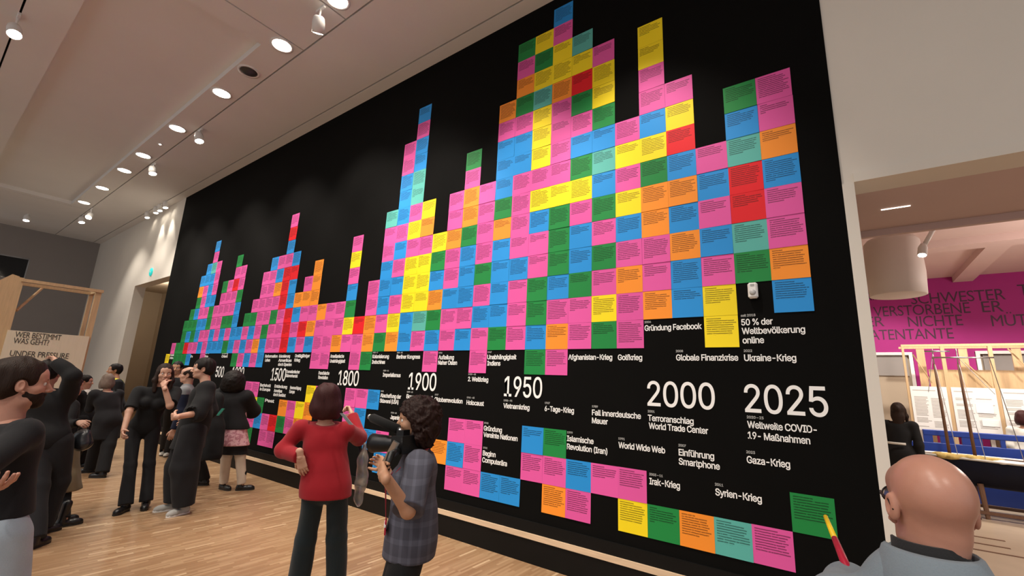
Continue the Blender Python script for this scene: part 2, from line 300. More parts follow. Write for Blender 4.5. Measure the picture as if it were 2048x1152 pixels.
structure('ceiling_void', B((-24, -9, CEIL + .16), (7, .3, CEIL + .2)), M['groove'])
# next room
structure('ceiling_bulkhead', B((.2, .262, 3.12), (8, 1.25, 3.5)), M['pink_wall'])
structure('trim_bulkhead', B((.2, 1.252, 3.06), (8, 1.30, 3.5)), M['pink_wall'])
nc = MB(); nc.box((.0, 1.3, 4.2), (9, 9.2, 4.3)); nc.box((.0, 5.9, 4.08), (9, 6.25, 4.2)); nc.box((2.2, 6.25, 4.08), (2.5, 9.0, 4.2)); structure('ceiling_next_room', nc, M['pink_wall'])
mw = MB(); mw.box((.0, 9.0, 2.62), (9, 9.2, 4.2)); mw.box((1.40, 9.0, 0), (2.34, 9.2, 2.62)); structure('wall_magenta', mw, M['magenta'])
structure('wall_next_room_side', B((-.15, .262, 0), (.0, 9.2, 4.3)), M['beige_wall'])
structure('wall_next_room_right', B((8.0, .262, 0), (8.2, 9.2, 4.3)), M['beige_wall'])
rec = MB(); rec.box((.0, 9.05, 0), (1.40, 9.2, 2.62)); rec.box((2.34, 9.05, 0), (9, 9.2, 2.62)); structure('wall_next_room_back', rec, M['beige_wall'])
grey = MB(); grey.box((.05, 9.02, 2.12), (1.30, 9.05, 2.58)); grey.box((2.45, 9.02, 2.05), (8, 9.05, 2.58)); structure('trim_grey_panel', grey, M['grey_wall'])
d1 = MB(); d1.box((.0, 8.97, 2.56), (1.39, 9.0, 2.62)); d1.box((1.33, 8.97, 0), (1.39, 9.0, 2.56)); structure('trim_door_frame', d1, M['white_gloss'])
d2 = MB(); d2.box((2.35, 8.97, 2.58), (6, 9.0, 2.64)); d2.box((2.35, 8.97, 0), (2.41, 9.0, 2.58)); structure('trim_door_frame_second', d2, M['white_gloss'])
for i, (x0, x1, y) in enumerate(((1.19, 1.53, 4.46), (1.09, 1.50, 4.09), (1.04, 1.9, 3.75))):
    o = tag(B((x0, y - .022, -.0005), (x1, y + .022, .003)).build('floor_slot', M['brown_wood']), ['dark floor slot farthest from the doorway, nearest the boat', 'middle one of three dark slots in the pale floor', 'longest dark floor slot, nearest to the doorway'][i], 'floor slot', 'slots in the pale floor')
# handrail on the corridor wall
h = root('handrail', (-15.2, .3, 1.2), 'dark stair handrail climbing along the wall inside the far opening', 'handrail')
MB().tube([(-17.0, 1.9, 1.30), (-13.0, 1.9, 2.25), (-11.5, 1.9, 2.6)], .035).build('rail', M['dark_metal'], h, True)
for k in range(3):
    x = -16 + k * 1.6; MB().tube([(x, 1.9, 1.30 + (x + 17) * .2375), (x, 2.2, 1.24 + (x + 17) * .2375)], .014, 8).build('bracket', M['dark_metal'], h)
# ---------------------------------------------------------------- writing
import os
try: FONT = bpy.data.fonts.load(os.path.join(bpy.utils.system_resource('DATAFILES'), 'fonts', 'Inter.woff2'))   # the sans that ships with Blender
except Exception: FONT = None
def glyphs(text, bold=.012, plain_font=False):
    cu = bpy.data.curves.new('lettering', 'FONT'); cu.body = text; cu.size = 1; cu.font = cu.font if plain_font else (FONT or cu.font); cu.offset = bold; cu.resolution_u = 3; cu.space_character = .94
    o = bpy.data.objects.new('lettering', cu); COL.objects.link(o)
    dg = bpy.context.evaluated_depsgraph_get(); me = bpy.data.meshes.new_from_object(o.evaluated_get(dg))
    bpy.data.objects.remove(o); bpy.data.curves.remove(cu)
    n = len(me.vertices); v = np.zeros(n * 3, dtype=np.float32); me.vertices.foreach_get('co', v)
    fs = [tuple(p.vertices) for p in me.polygons]; bpy.data.meshes.remove(me)
    return v.reshape(-1, 3), fs
HCAP = float(np.ptp(glyphs('H', 0)[0][:, 1]))
def lettering(name, text, o, ax, up, width, cap, mat, parent, bold=.012, thick=.0015, plain_font=False):
    """text on a plane: origin at the left end of the baseline, unit axes, width and capital height in metres"""
    v, f = glyphs(text, bold, plain_font); o, ax, up = (np.array(q, float) for q in (o, ax, up)); nrm = np.cross(ax, up)
    x0, x1 = v[:, 0].min(), v[:, 0].max(); sx = width / (x1 - x0) if width else cap / HCAP; sy = cap / HCAP
    P = o + np.outer((v[:, 0] - x0) * sx, ax) + np.outer(v[:, 1] * sy, up) + nrm * thick
    n = len(P); Q = P - nrm * thick
    from collections import Counter
    ed = Counter(); dirs = {}
    for q in f:
        for i in range(len(q)):
            a, b = q[i], q[(i + 1) % len(q)]; k = (min(a, b), max(a, b)); ed[k] += 1; dirs[k] = (a, b)
    fs = list(f) + [(b, a, a + n, b + n) for k, (a, b) in dirs.items() if ed[k] == 1]
    return mesh_obj(name, np.vstack([P, Q]), fs, mat, parent)
X_, Z_ = (1, 0, 0), (0, 0, 1)
for t, x, z, w, num in CAPS:
    o = lettering('year_numeral' if num else 'caption_lettering', t, (x, -.0005, z), X_, Z_, w, .199 if num else .047, M['letter'], wt, .006 if num else .016)
for t, x, z in DATES:
    lettering('date_lettering', t, (x, -.0005, z), X_, Z_, None, .018, M['letter_grey'], wt, .02)
# text on the magenta wall
mwo = bpy.data.objects['wall_magenta']
for t, x, z, w in (('KINDER', .74, 3.80, .62), ('SCHWESTER', 1.50, 3.66, 1.42), ('VERSTORBENE', .84, 3.42, 1.55), ('ER', 2.56, 3.42, .30), ('ER', .70, 3.20, .30), ('NICHTE', 1.40, 3.17, .85), ('MÜTTER', 2.66, 3.13, .9), ('PATENTANTE', .62, 2.90, 1.46), ('TOCHTER', 3.1, 3.72, 1.2)):
    lettering('wall_lettering', t, (x, 8.9995, z), X_, Z_, w, .165, M['plum_ink'], mwo, 0.0, plain_font=True)
# ---------------------------------------------------------------- paper squares
NC = {'K': ('pink', rgb(232, 92, 170)), 'B': ('blue', rgb(38, 148, 226)), 'G': ('green', rgb(28, 138, 66)), 'Y': ('yellow', rgb(255, 228, 30)), 'O': ('orange', rgb(255, 152, 48)), 'R': ('red', rgb(232, 26, 38)), 'T': ('turquoise', rgb(92, 182, 172))}
def paper(name, col):
    t = NT(name + '_paper'); uv = t.n('ShaderNodeUVMap').outputs[0]; s = t.sep(uv)
    rnd = t.n('ShaderNodeObjectInfo').outputs['Random']
    u = s[0]; d = t.math('SUBTRACT', 1.0, s[1])
    r1 = t.wn(t.comb(rnd, 1.1, 0)); r2 = t.wn(t.comb(rnd, 2.3, 0))
    pitch = .068; q = t.math('DIVIDE', t.math('SUBTRACT', d, .07), pitch); ln = t.math('FLOOR', q); fr = t.math('FRACT', q)
    wob = t.math('MULTIPLY', t.math('SUBTRACT', t.noise(7, 1, t.comb(u, ln, rnd)), .5), .35)
    fr = t.math('FRACT', t.math('ADD', fr, t.math('ADD', wob, 1.0)))
    nl = t.math('FLOOR', t.math('ADD', 5.0, t.math('MULTIPLY', r1, 7.0)))
    rl = t.wn(t.comb(ln, rnd, .7)); endu = t.math('SUBTRACT', .95, t.math('MULTIPLY', rl, .16))
    last = t.math('GREATER_THAN', ln, t.math('SUBTRACT', nl, 1.5)); endu = t.math('SUBTRACT', endu, t.math('MULTIPLY', last, t.math('MULTIPLY', r2, .6)))
    first = t.math('LESS_THAN', ln, .5); endu = t.math('SUBTRACT', endu, t.math('MULTIPLY', first, t.math('ADD', .25, t.math('MULTIPLY', r2, .3))))
    word = t.math('GREATER_THAN', t.noise(1.0, 2, t.comb(t.math('MULTIPLY', u, 26), t.math('MULTIPLY', ln, 9.3), t.math('MULTIPLY', rnd, 50))), .36)
    m = t.math('MULTIPLY', t.math('GREATER_THAN', u, .07), t.math('LESS_THAN', u, endu))
    m = t.math('MULTIPLY', m, t.math('LESS_THAN', fr, .50)); m = t.math('MULTIPLY', m, t.math('MULTIPLY', t.math('GREATER_THAN', ln, -.5), t.math('LESS_THAN', ln, nl)))
    m = t.math('MULTIPLY', m, t.math('ADD', .35, t.math('MULTIPLY', word, .65)))
    tint = t.mix(t.wn(t.comb(rnd, 5.1, 0)), tuple(c * .93 for c in col[:3]) + (1,), col)
    t.t.links.new(t.mix(t.math('MULTIPLY', m, .74), tint, tuple(c * .14 for c in col[:3]) + (1,)), t.b.inputs['Base Color'])
    t.b.inputs['Roughness'].default_value = .6; t.b.inputs['Specular IOR Level'].default_value = .3
    return t.m
PM = {k: paper(n, c) for k, (n, c) in NC.items()}
def sheet(seed):
    """a 25 cm paper square, glued along the top, its lower edge curling off the wall a little"""
    r = random.Random(seed); n = 7; h = .1247; V = []; UV = []; F = []
    a, b, c = r.uniform(.0005, .0035), r.uniform(-.0015, .0015), r.uniform(0, .0008)
    for side in (0, 1):
        for j in range(n + 1):
            for i in range(n + 1):
                u, v = i / n, j / n; lift = .0022 + a * (1 - v) ** 2.2 + b * (u - .5) * (1 - v) + c * math.sin(math.pi * u) * v
                V.append(((u - .5) * 2 * h, -max(lift, .0012) + side * .0007, (v - .5) * 2 * h)); UV.append((u, v))
    m = (n + 1) ** 2
    for j in range(n):
        for i in range(n):
            q = j * (n + 1) + i; F.append((q, q + 1, q + n + 2, q + n + 1)); F.append((m + q, m + q + n + 1, m + q + n + 2, m + q + 1))
    rim = [i for i in range(n + 1)] + [(n + 1) * (j + 1) - 1 for j in range(1, n + 1)] + [n * (n + 1) + i for i in range(n - 1, -1, -1)] + [j * (n + 1) for j in range(n - 1, 0, -1)]
    for k in range(len(rim)):
        p, q = rim[k], rim[(k + 1) % len(rim)]; z = len(V); V += [V[p], V[p + m], V[q + m], V[q]]; UV += [UV[p], UV[p], UV[q], UV[q]]; F.append((z, z + 1, z + 2, z + 3))
    me = bpy.data.meshes.new('paper_note'); me.from_pydata(V, [], F); me.update()
    lay = me.uv_layers.new(name='UVMap')
    for l in me.loops: lay.data[l.index].uv = UV[l.vertex_index]
    me.polygons.foreach_set('use_smooth', np.ones(len(me.polygons), dtype=bool))
    me.materials.append(PM['K']); return me
SHEETS = [sheet(i) for i in range(6)]
ORD = ['', 'first', 'second', 'third', 'fourth', 'fifth', 'sixth', 'seventh', 'eighth', 'ninth', 'tenth', 'eleventh', 'twelfth', 'thirteenth', 'fourteenth', 'fifteenth', 'sixteenth', 'seventeenth', 'eighteenth', 'nineteenth']
TENS = {2: 'twent', 3: 'thirt', 4: 'fort', 5: 'fift'}
def ordinal(n): return ORD[n] if n < 20 else TENS[n // 10] + ('ieth' if n % 10 == 0 else 'y-' + ORD[n % 10])
cells = []
for c, top, s in UPPER:
    for i, ch in enumerate(s): cells.append((c, top - i, ch, 'u', i, len(s)))
for c, top, s in LOWER:
    for i, ch in enumerate(s):
        if ch != '.': cells.append((c, top - i, ch, 'l', i, len(s)))
cells.sort(key=lambda q: q[0])
rr = random.Random(5)
def cell_pos(c, r): return (-(c + .5) * .25, 0.0, (r + 9.5) * .25 - .05)
for c, r, ch, blk, i, n in cells[:300]:
    o = bpy.data.objects.new('paper_note', SHEETS[rr.randrange(6)]); COL.objects.link(o)
    p = cell_pos(c, r); o.location = (p[0] + rr.uniform(-.0008, .0008), -rr.uniform(.0002, .0016), p[2] + rr.uniform(-.0008, .0008)); o.rotation_euler = (0, rr.uniform(-.004, .004), 0)
    o.material_slots[0].link = 'OBJECT'; o.material_slots[0].material = PM[ch]
    pos = 'only one' if n == 1 else 'topmost' if i == 0 else 'lowest' if i == n - 1 else ordinal(i + 1) + ' from top'
    if blk == 'u': tag(o, f'{NC[ch][0]} paper note, {pos} in the {ordinal(c + 1)} column from the doorway', 'paper note', 'paper notes stacked above the timeline')
    elif (c, r) == (0, -6): tag(o, 'single green paper note at the red and yellow pointer, near the doorway', 'paper note', 'paper notes below the year numerals')
    else: tag(o, f'{NC[ch][0]} paper note below the year numerals, {pos} in {ordinal(c + 1)} column from the doorway', 'paper note', 'paper notes below the year numerals')
rest = cells[300:]
if rest:
    V, F, U, I = [], [], [], []; keys = list(PM)
    for k, (c, r, ch, *_ ) in enumerate(rest):
        p = cell_pos(c, r); h = .1247; b = len(V); y0, y1 = -.0022, -.006
        V += [(p[0] - h, y1, p[2] - h), (p[0] + h, y1, p[2] - h), (p[0] + h, y0, p[2] + h), (p[0] - h, y0, p[2] + h)]; U += [(0, 0), (1, 0), (1, 1), (0, 1)]; F.append((b, b + 1, b + 2, b + 3)); I.append(keys.index(ch))
    o = mesh_obj('paper_notes_far', V, F, [PM[k] for k in keys], midx=I); o.name = 'paper_note_field'
    lay = o.data.uv_layers.new(name='UVMap')
    for l in o.data.loops: lay.data[l.index].uv = U[l.vertex_index]
    tag(o, 'smallest coloured paper notes at the far end of the black wall', 'paper notes', 'paper notes at the far end', 'stuff')
# ---------------------------------------------------------------- motion sensor
s = root('motion_sensor', (-.378, 0, 2.38), 'small white motion sensor on the black wall under a green note', 'motion sensor')
MB().box((-.413, -.045, 2.318), (-.345, 0, 2.440), .012).build('housing', M['white_gloss'], s)
MB().lathe((-.379, -.045, 2.362), [(.022, -.0), (.020, .008), (.012, .013)], 16, (0, -1, 0)).build('lens', plain('sensor_lens_grey', (.5, .5, .5, 1), .3), s, True)
MB().box((-.392, -.048, 2.412), (-.366, -.044, 2.428), .0).build('emblem', M['letter_grey'], s)
# ---------------------------------------------------------------- ceiling lamps
def downlight(x, y, label, lit=True, power=0, target=None, group='downlights in the ceiling field', r=.12):
    d = root('downlight', (x, y, CEIL), label, 'ceiling light', group)
    ring = MB(); ring.lathe((x, y, CEIL - .012), [(r, .03), (r + .03, .022), (r + .032, 0), (r + .004, 0), (r, .004)], 28)
    ring.build('trim_ring', M['white_gloss'], d, True)
    MB().lathe((x, y, CEIL - .020), [(.01, 0), (r * .75, .003), (r, .012), (r, .03)], 28).build('lens', M['lamp_on' if lit else 'lamp_off'], d, True)
    if lit and power: spot_light('lamp_light', (x, y, CEIL - .06), target or (x, 0, 2.0), power, 80, .7, parent=d)
    return d
xs = [-5.81, -7.76, -9.72, -11.68, -13.02, -14.88, -16.74]
for i, x in enumerate(xs):
    downlight(x, -1.45, ['nearest lit downlight of the row in the ceiling field', 'second lit downlight in the row along the ceiling field', 'third lit downlight in the row, beside a track spotlight', 'fourth lit downlight in the row, beside a second track spotlight', 'fifth lit downlight in the ceiling row', 'sixth lit downlight in the ceiling row', 'farthest lit downlight of the ceiling row'][i], True, WALL_W if i < 5 else WALL_W * .6, (x + .3, 0, 2.1))
downlight(-6.80, -1.45, 'dark unlit downlight between the two nearest lit ones', False)
downlight(-4.46, -1.46, 'large lit downlight at the top edge of the photo beside a spotlight', True, WALL_W * .6, (-4.2, 0, 2.0))
downlight(-10.75, -1.42, 'tiny lit indicator downlight between two large ones', True, r=.016)
def track_spot(x, y, drop, aim, label, power=0, w=.075, group='track spotlights', tgt=None):
    t = root('track_spotlight', (x, y, CEIL), label, 'spotlight', group)
    a = np.array(aim, float); a /= np.linalg.norm(a); hc = np.array((x, y, CEIL - drop))
    MB().box((x - .09, y - .018, CEIL - .03), (x + .09, y + .018, CEIL + .012), .006).build('track_adapter', M['white_gloss'], t)
    MB().tube([(x, y, CEIL - .02), tuple(hc - a * .05)], .013, 10).build('stem', M['white_gloss'], t, True)
    MB().lathe(tuple(hc - a * .10), [(w * .55, 0), (w * .85, .02), (w, .08), (w, .2), (w * .93, .2), (w * .9, .185)], 24, tuple(a)).build('lamp_head', M['white_gloss'], t, True)
    MB().lathe(tuple(hc + a * .09), [(w * .9, 0), (w * .7, .012), (.008, .018)], 24, tuple(a)).build('lens', M['lamp_on'], t, True)
    if power: spot_light('lamp_light', tuple(hc + a * .13), tgt, power, 60, .7, parent=t)
track_spot(-9.38, -1.18, .16, (.35, .1, -1), 'track spotlight beside the third downlight, near the black wall', 160, tgt=(-9.0, 0, 1.6))
track_spot(-11.96, -1.18, .16, (.35, .1, -1), 'track spotlight beside the fourth downlight, near the black wall', 160, tgt=(-11.6, 0, 1.6))
track_spot(-18.2, -1.2, .16, (.35, .1, -1), 'farthest track spotlight at the end of the ceiling gap')
track_spot(-17.2, -1.2, .22, (.6, -.3, -.8), 'tilted track spotlight just past the farthest downlight')
track_spot(-4.75, -1.50, .24, (-.5, .35, -.9), 'tilted white track spotlight hanging at the top edge of the photo', 120, tgt=(-5.3, 0, 1.6))
track_spot(-8.3, -3.69, .22, (.5, .1, -.85), 'track spotlight alone at the upper corner of the ceiling', 120, tgt=(-7.6, -3.2, 0))
track_spot(-19.8, -2.17, .12, (.3, 0, -1), 'small lone spotlight far off above the wooden display stand')
for k, x in enumerate((-15.94, -15.2, -14.88, -14.45)):
    track_spot(x, -.205, .10, (.25, .12, -1), ['farthest of four small spotlights beside the white wall top', 'second of four small spotlights beside the white wall top', 'third of four small spotlights beside the white wall top', 'nearest of four small spotlights beside the white wall top'][k], 70 if k in (1, 3) else 0, .06, 'spotlights by the far white wall', (x + .6, 0, 3.0))
for k, (y, z) in enumerate(((-2.2, 4.62), (-2.07, 4.47))):
    o = MB().lathe((-23.305, y, z), [(.035, 0), (.035, .03), (.01, .04)], 16, (1, 0, 0)).build('recess_lamp', M['lamp_on'], None, True)
    tag(o, ['upper tiny lamp glowing in the dark recess of the far wall', 'lower tiny lamp glowing in the dark recess of the far wall'][k], 'lamp', 'lamps in the dark recess')
e = root('exit_sign', (-15.2, 0, 4.23), 'small round turquoise escape route sign above the far opening', 'sign')
MB().lathe((-15.2, 0, 4.23), [(.115, 0), (.115, .02), (.10, .028)], 28, (0, -1, 0)).build('sign_disc', glow('escape_sign_turquoise', rgb(40, 205, 200), .55), e, True)
a = MB(); a.quad((-15.25, -.030, 4.22), (-15.19, -.030, 4.22), (-15.19, -.030, 4.24), (-15.25, -.030, 4.24)); a.quad((-15.19, -.030, 4.195), (-15.145, -.030, 4.23), (-15.19, -.030, 4.265)); a.build('arrow', M['letter'], e)
# ---------------------------------------------------------------- wooden display stand at the far left
def dir2(a): return np.array((math.cos(a), math.sin(a), 0.0))
def stand():
    o = np.array((-9.3, -2.90, 0.0)); e = np.array((-9.3, -2.04, 0.0)); ax = _n(e - o); W = np.linalg.norm(e - o); nb = np.array((-ax[1], ax[0], 0)); up = np.array((0, 0, 1.0))   # nb points away from the camera
    r = root('display_stand', tuple((o + e) / 2), 'tall pale plywood display stand with an open top and printed board', 'display stand')
    def fin(p, w, depth, h0, h1, name):
        m = MB(); c = p + nb * depth / 2 + up * (h0 + h1) / 2; m.obox(c, (ax, nb, up), (w / 2, depth / 2, (h1 - h0) / 2)); return m.build(name, M['pine'], r)
    fin(o - ax * .02, .05, .50, 0, 2.80, 'side_panel'); fin(e - ax * .03, .07, .06, 0, 2.79, 'side_panel'); fin(e + nb * .44 - ax * .03, .05, .05, 0, 2.79, 'rear_post')
    m = MB(); m.v = [tuple(o + ax * a + nb * d + up * z) for d in (0, .04) for a, z in ((-.40, 0), (-.045, 0), (-.045, 2.81), (-.12, 2.83), (-.24, 2.70), (-.40, 2.66))]; m.f = [(0, 1, 2, 3, 4, 5), (11, 10, 9, 8, 7, 6)] + [(k, k + 6, (k + 1) % 6 + 6, (k + 1) % 6) for k in range(6)]; m.build('front_panel', M['pine'], r)
    MB().obox((o + e) / 2 + up * 2.765, (ax, nb, up), (W / 2 + .02, .022, .022)).build('top_rail', M['pine'], r)
    MB().obox((o + e) / 2 + nb * .45 + up * 2.765, (ax, nb, up), (W / 2 + .02, .022, .022)).build('top_rail', M['pine'], r)
    MB().obox((e + nb * .23 - ax * .03) + up * 2.765, (ax, nb, up), (.022, .21, .022)).build('top_rail', M['pine'], r)
    MB().tube([tuple(o + ax * .02 + nb * .1 + up * 2.33), tuple(o + ax * .26 + nb * .45 + up * 2.745)], .018, 6).build('brace', M['pine'], r)
    b = MB(); b.obox((o + e) / 2 + up * 1.17 - nb * .014 - ax * .02, (ax, nb, up), (W / 2, .012, .875)); bo = b.build('printed_board', M['board'], r)
    for i, (t, w) in enumerate((('WER BESTIMMT', .47), ('WAS GEHT?', .355), (None, 0), ('UNDER PRESSURE', .60))):
        if t: lettering('board_lettering', t, o + ax * .06 - nb * .0275 + up * (1.955 - .088 * i), ax, up, w, .058, M['ink'], bo, 0.0, plain_font=True)
# ---------------------------------------------------------------- the next room
def next_room():
    # display wall of slats and boards
    y = 7.8; r = root('display_stand', (2.2, y, 0), 'pale timber display frame with white text boards behind the blue bench', 'display frame')
    for x, w in ((1.14, .035), (1.705, .055), (2.335, .055), (2.95, .055), (3.6, .055)):
        MB().box((x - w / 2, y - .02, 0), (x + w / 2, y + .03, 2.66)).build('post', M['pine'], r)
    MB().box((1.12, y - .022, 2.63), (3.62, y + .032, 2.675)).build('top_rail', M['pine'], r)
    MB().box((1.12, y + .45, 2.63), (3.62, y + .49, 2.67)).build('top_rail', M['pine'], r)
    for x in (1.44, 2.05, 2.75): MB().box((x - .06, y + .43, 0), (x + .06, y + .47, 2.62)).build('rear_post', M['pine'], r)
    MB().box((1.52, y + .40, 1.80), (3.6, y + .42, 2.22)).build('rear_panel', M['pine'], r)
    for a, b in (((1.30, 2.5), (1.52, 1.95)), ((2.02, 2.35), (2.32, 1.90)), ((2.60, 2.6), (2.80, 2.25))): MB().tube([(a[0], y + .2, a[1]), (b[0], y + .2, b[1])], .012, 6).build('brace', M['pine'], r)
    for x0, x1 in ((1.165, 1.675), (1.735, 2.305), (2.365, 2.92), (2.98, 3.57)):
        b = MB().box((x0, y - .035, 1.08), (x1, y - .022, 1.88)).build('text_board', M['white_gloss'], r)
        t = MB(); rnd = random.Random(int(x0 * 100))
        t.box((x0 + .03, y - .0365, 1.80), (x0 + .03 + rnd.uniform(.2, .35), y - .035, 1.815))
        for cx in (x0 + .04, (x0 + x1) / 2 + .02):
            z = 1.68
            while z > 1.14:
                if rnd.random() < .82: t.box((cx, y - .0365, z), (cx + (x1 - x0) * rnd.uniform(.30, .40), y - .035, z + .012))
                z -= .024 if rnd.random() < .85 else .08
        t.build('printed_lines', plain('pale_grey_print', (.45, .43, .40, 1), .7), b)
    MB().box((2.02, y - .043, 1.44), (2.24, y - .0365, 1.60)).build('paper_sheet', M['letter'], r)
    MB().box((2.07, y - .043, 1.22), (2.28, y - .0365, 1.33)).build('paper_sheet', M['letter'], r)
    # blue bench with cut-outs
    blue = plain('cobalt_blue_paint', (.012, .045, .30, 1), .45, vary=.1); y0, y1 = 6.98, 7.05
    b = root('blue_bench', (2.3, 7.0, 0), 'long cobalt blue slatted bench back with cut-out openings', 'bench')
    top = MB(); top.box((1.18, y0, 1.035), (4.2, y1, 1.13), .01); top.build('top_board', blue, b)
    lo = MB(); lo.box((.97, y0, .02), (4.2, y1, .92), .008); lo.build('lower_board', blue, b)
    for x0, x1 in ((1.18, 1.30), (1.395, 1.56), (1.66, 1.90), (2.11, 2.165), (2.40, 2.50), (2.9, 3.1), (3.6, 3.8)):
        MB().box((x0, y0 + .004, .915), (x1, y1 - .004, 1.04)).build('upright', blue, b)
    # the boat
    navy = plain('dark_navy_hull', (.0035, .005, .016, 1), .6, vary=.25, spec=.2)
    t = root('boat', (2.2, 6.1, 0), 'dark navy boat on wooden legs with two thin masts in the next room', 'boat')
    prof = [(.85, .80, .03), (1.05, .80, .20), (1.4, .795, .33), (1.9, .785, .40), (2.5, .78, .42), (3.1, .79, .36), (3.6, .82, .20), (3.9, .86, .04)]
    m = MB(); n = 12
    for x, z, hw in prof:
        dep = .40 * min(1, hw / .33) ** .7
        for k in range(n + 1):
            a = math.pi * k / n; m.v.append((x, 6.1 - hw * math.cos(a), z - dep * math.sin(a) ** .8))
    for i in range(len(prof) - 1):
        for k in range(n): q = i * (n + 1) + k; m.f.append((q, q + n + 1, q + n + 2, q + 1))
    m.f.append(tuple(range(n + 1))); m.f.append(tuple((len(prof) - 1) * (n + 1) + k for k in range(n, -1, -1)))
    m.build('hull', navy, t, True)
    d = MB()
    for i in range(len(prof) - 1):
        (xa, za, ha), (xb, zb, hb2) = prof[i], prof[i + 1]; d.quad((xa, 6.1 - ha * .97, za - .01), (xb, 6.1 - hb2 * .97, zb - .01), (xb, 6.1 + hb2 * .97, zb - .01), (xa, 6.1 + ha * .97, za - .01))
    d.build('deck', M['brown_wood'], t)
    MB().tube([(x, 6.1 - h, z + .008) for x, z, h in prof], .016, 8).build('gunwale', plain('pale_rope_edge', (.62, .60, .55, 1), .7), t, True)
    MB().tube([(x, 6.1 + h, z + .008) for x, z, h in prof], .016, 8).build('gunwale', M['white_gloss'], t, True)
    for x0 in (1.36, 1.64):
        MB().tube([(x0 + .01, 6.1, .70), (x0, 6.1, 1.6), (x0 - .01, 6.1, 2.20)], [.022, .020, .014], 10).build('mast', M['brown_wood'], t, True)
        MB().tube([(x0 - .01, 6.1, 2.2), (x0 - .005, 6.1, 2.44)], .008, 8).build('mast_tip', M['metal'], t, True)
    for z, a, c in ((2.30, 1.33, 2.03), (2.40, 1.25, 1.55)): MB().tube([(a, 6.06, z), (c, 6.06, z)], .012, 8).build('spar', M['metal'], t, True)
    for a, c in (((1.36, 6.1, 2.4), (1.22, 6.0, 1.75)), ((1.64, 6.1, 2.3), (1.98, 6.1, 1.75)), ((1.98, 6.06, 2.3), (2.15, 6.1, .82)), ((1.36, 6.1, 2.2), (1.42, 5.8, .80)), ((1.64, 6.1, 2.2), (1.70, 5.75, .80))): MB().tube([a, c], .005, 6).build('rope', M['metal'], t)
    for x in (1.20, 1.62, 2.6, 3.3):
        for q in (-1, 1): MB().tube([(x, 6.1 + .22 * q, .46), (x + .01, 6.1 + .30 * q, .0)], [.035, .028], 8).build('leg', M['brown_wood'], t)
    for q in (-1, 1): MB().box((1.1, 6.1 + .30 * q - .02, .06), (3.4, 6.1 + .30 * q + .02, .10)).build('floor_runner', M['brown_wood'], t)
    # heap of yellow cargo along the rim
    F = Field((1.10, 5.60, .70), (2.0, 6.3, 1.0), .012); rnd = random.Random(9)
    for k in range(46):
        x = 1.22 + .62 * rnd.random(); F.ell((x, 5.78 + .22 * rnd.random(), .80 + .02 * rnd.random()), ((1, 0, 0), (0, 1, 0), (0, 0, 1)), (.05 + .03 * rnd.random(), .05, .026 + .012 * rnd.random()), .02)
    tag(sdf_obj('straw_heap', F, plain('yellow_straw', (.55, .40, .13, 1), .9, vary=.4, scale=30), None), 'lumpy yellow straw heap lying along the dark boat rim', 'straw', kind='stuff')
    F = Field((1.75, 5.55, .70), (2.4, 6.1, .95), .012); F.ell((1.95, 5.74, .80), ((1, 0, 0), (0, 1, 0), (0, 0, 1)), (.20, .07, .03), .0).ell((2.12, 5.72, .80), ((1, 0, 0), (0, 1, 0), (0, 0, 1)), (.12, .06, .022), .03).wrinkle(.004, 40, 2)
    tag(sdf_obj('white_cloth', F, M['letter'], None), 'crumpled white cloth lying on the boat rim beside the yellow straw', 'cloth')
    # pendant and track light
    q = root('pendant_lamp', (.83, 3.95, 2.97), 'large white drum pendant lamp hanging in the next room', 'pendant lamp')
    MB().lathe((.83, 3.95, 2.97), [(.285, 0), (.300, .006), (.315, .3), (.300, .74), (.26, .79), (.10, .80), (.10, .795), (.25, .78), (.29, .73), (.305, .3), (.292, .012)], 40).build('shade', plain('pale_drum_shade', (.74, .66, .62, 1), .6, vary=.03), q, True)
    MB().lathe((.83, 3.95, 3.76), [(.07, 0), (.08, .02), (.08, .12), (.05, .14)], 24).build('fitting', M['metal'], q, True)
    MB().tube([(.83, 3.95, 3.85), (.83, 3.95, 4.2)], .015, 8).build('rod', M['dark_metal'], q)
    k = root('track_spotlight', (1.2, 3.2, 4.2), 'slim white spotlight on a long arm beside the drum pendant', 'spotlight')
    MB().tube([(1.2, 3.2, 4.2), (1.19, 3.19, 3.68)], .012, 8).build('rod', M['dark_metal'], k); MB().tube([(1.20, 3.2, 3.68), (1.03, 3.07, 3.37)], .024, 12).build('arm', M['white_gloss'], k, True)
    MB().lathe((1.03, 3.07, 3.37), [(.03, -.05), (.045, 0), (.045, .10), (.04, .11)], 18, (-.2, -.4, -.9)).build('lamp_head', M['white_gloss'], k, True); MB().lathe((1.008, 3.026, 3.271), [(.038, 0), (.01, .006)], 18, (-.2, -.4, -.9)).build('lens', M['lamp_on'], k)
    o = MB().box((.50, .70, 3.113), (.68, .704, 3.1195)).build('slit_lamp', glow('slit_lamp_lens', (1, .92, .8, 1), 5), None); tag(o, 'thin bright slit lamp in the soffit over the doorway', 'lamp')
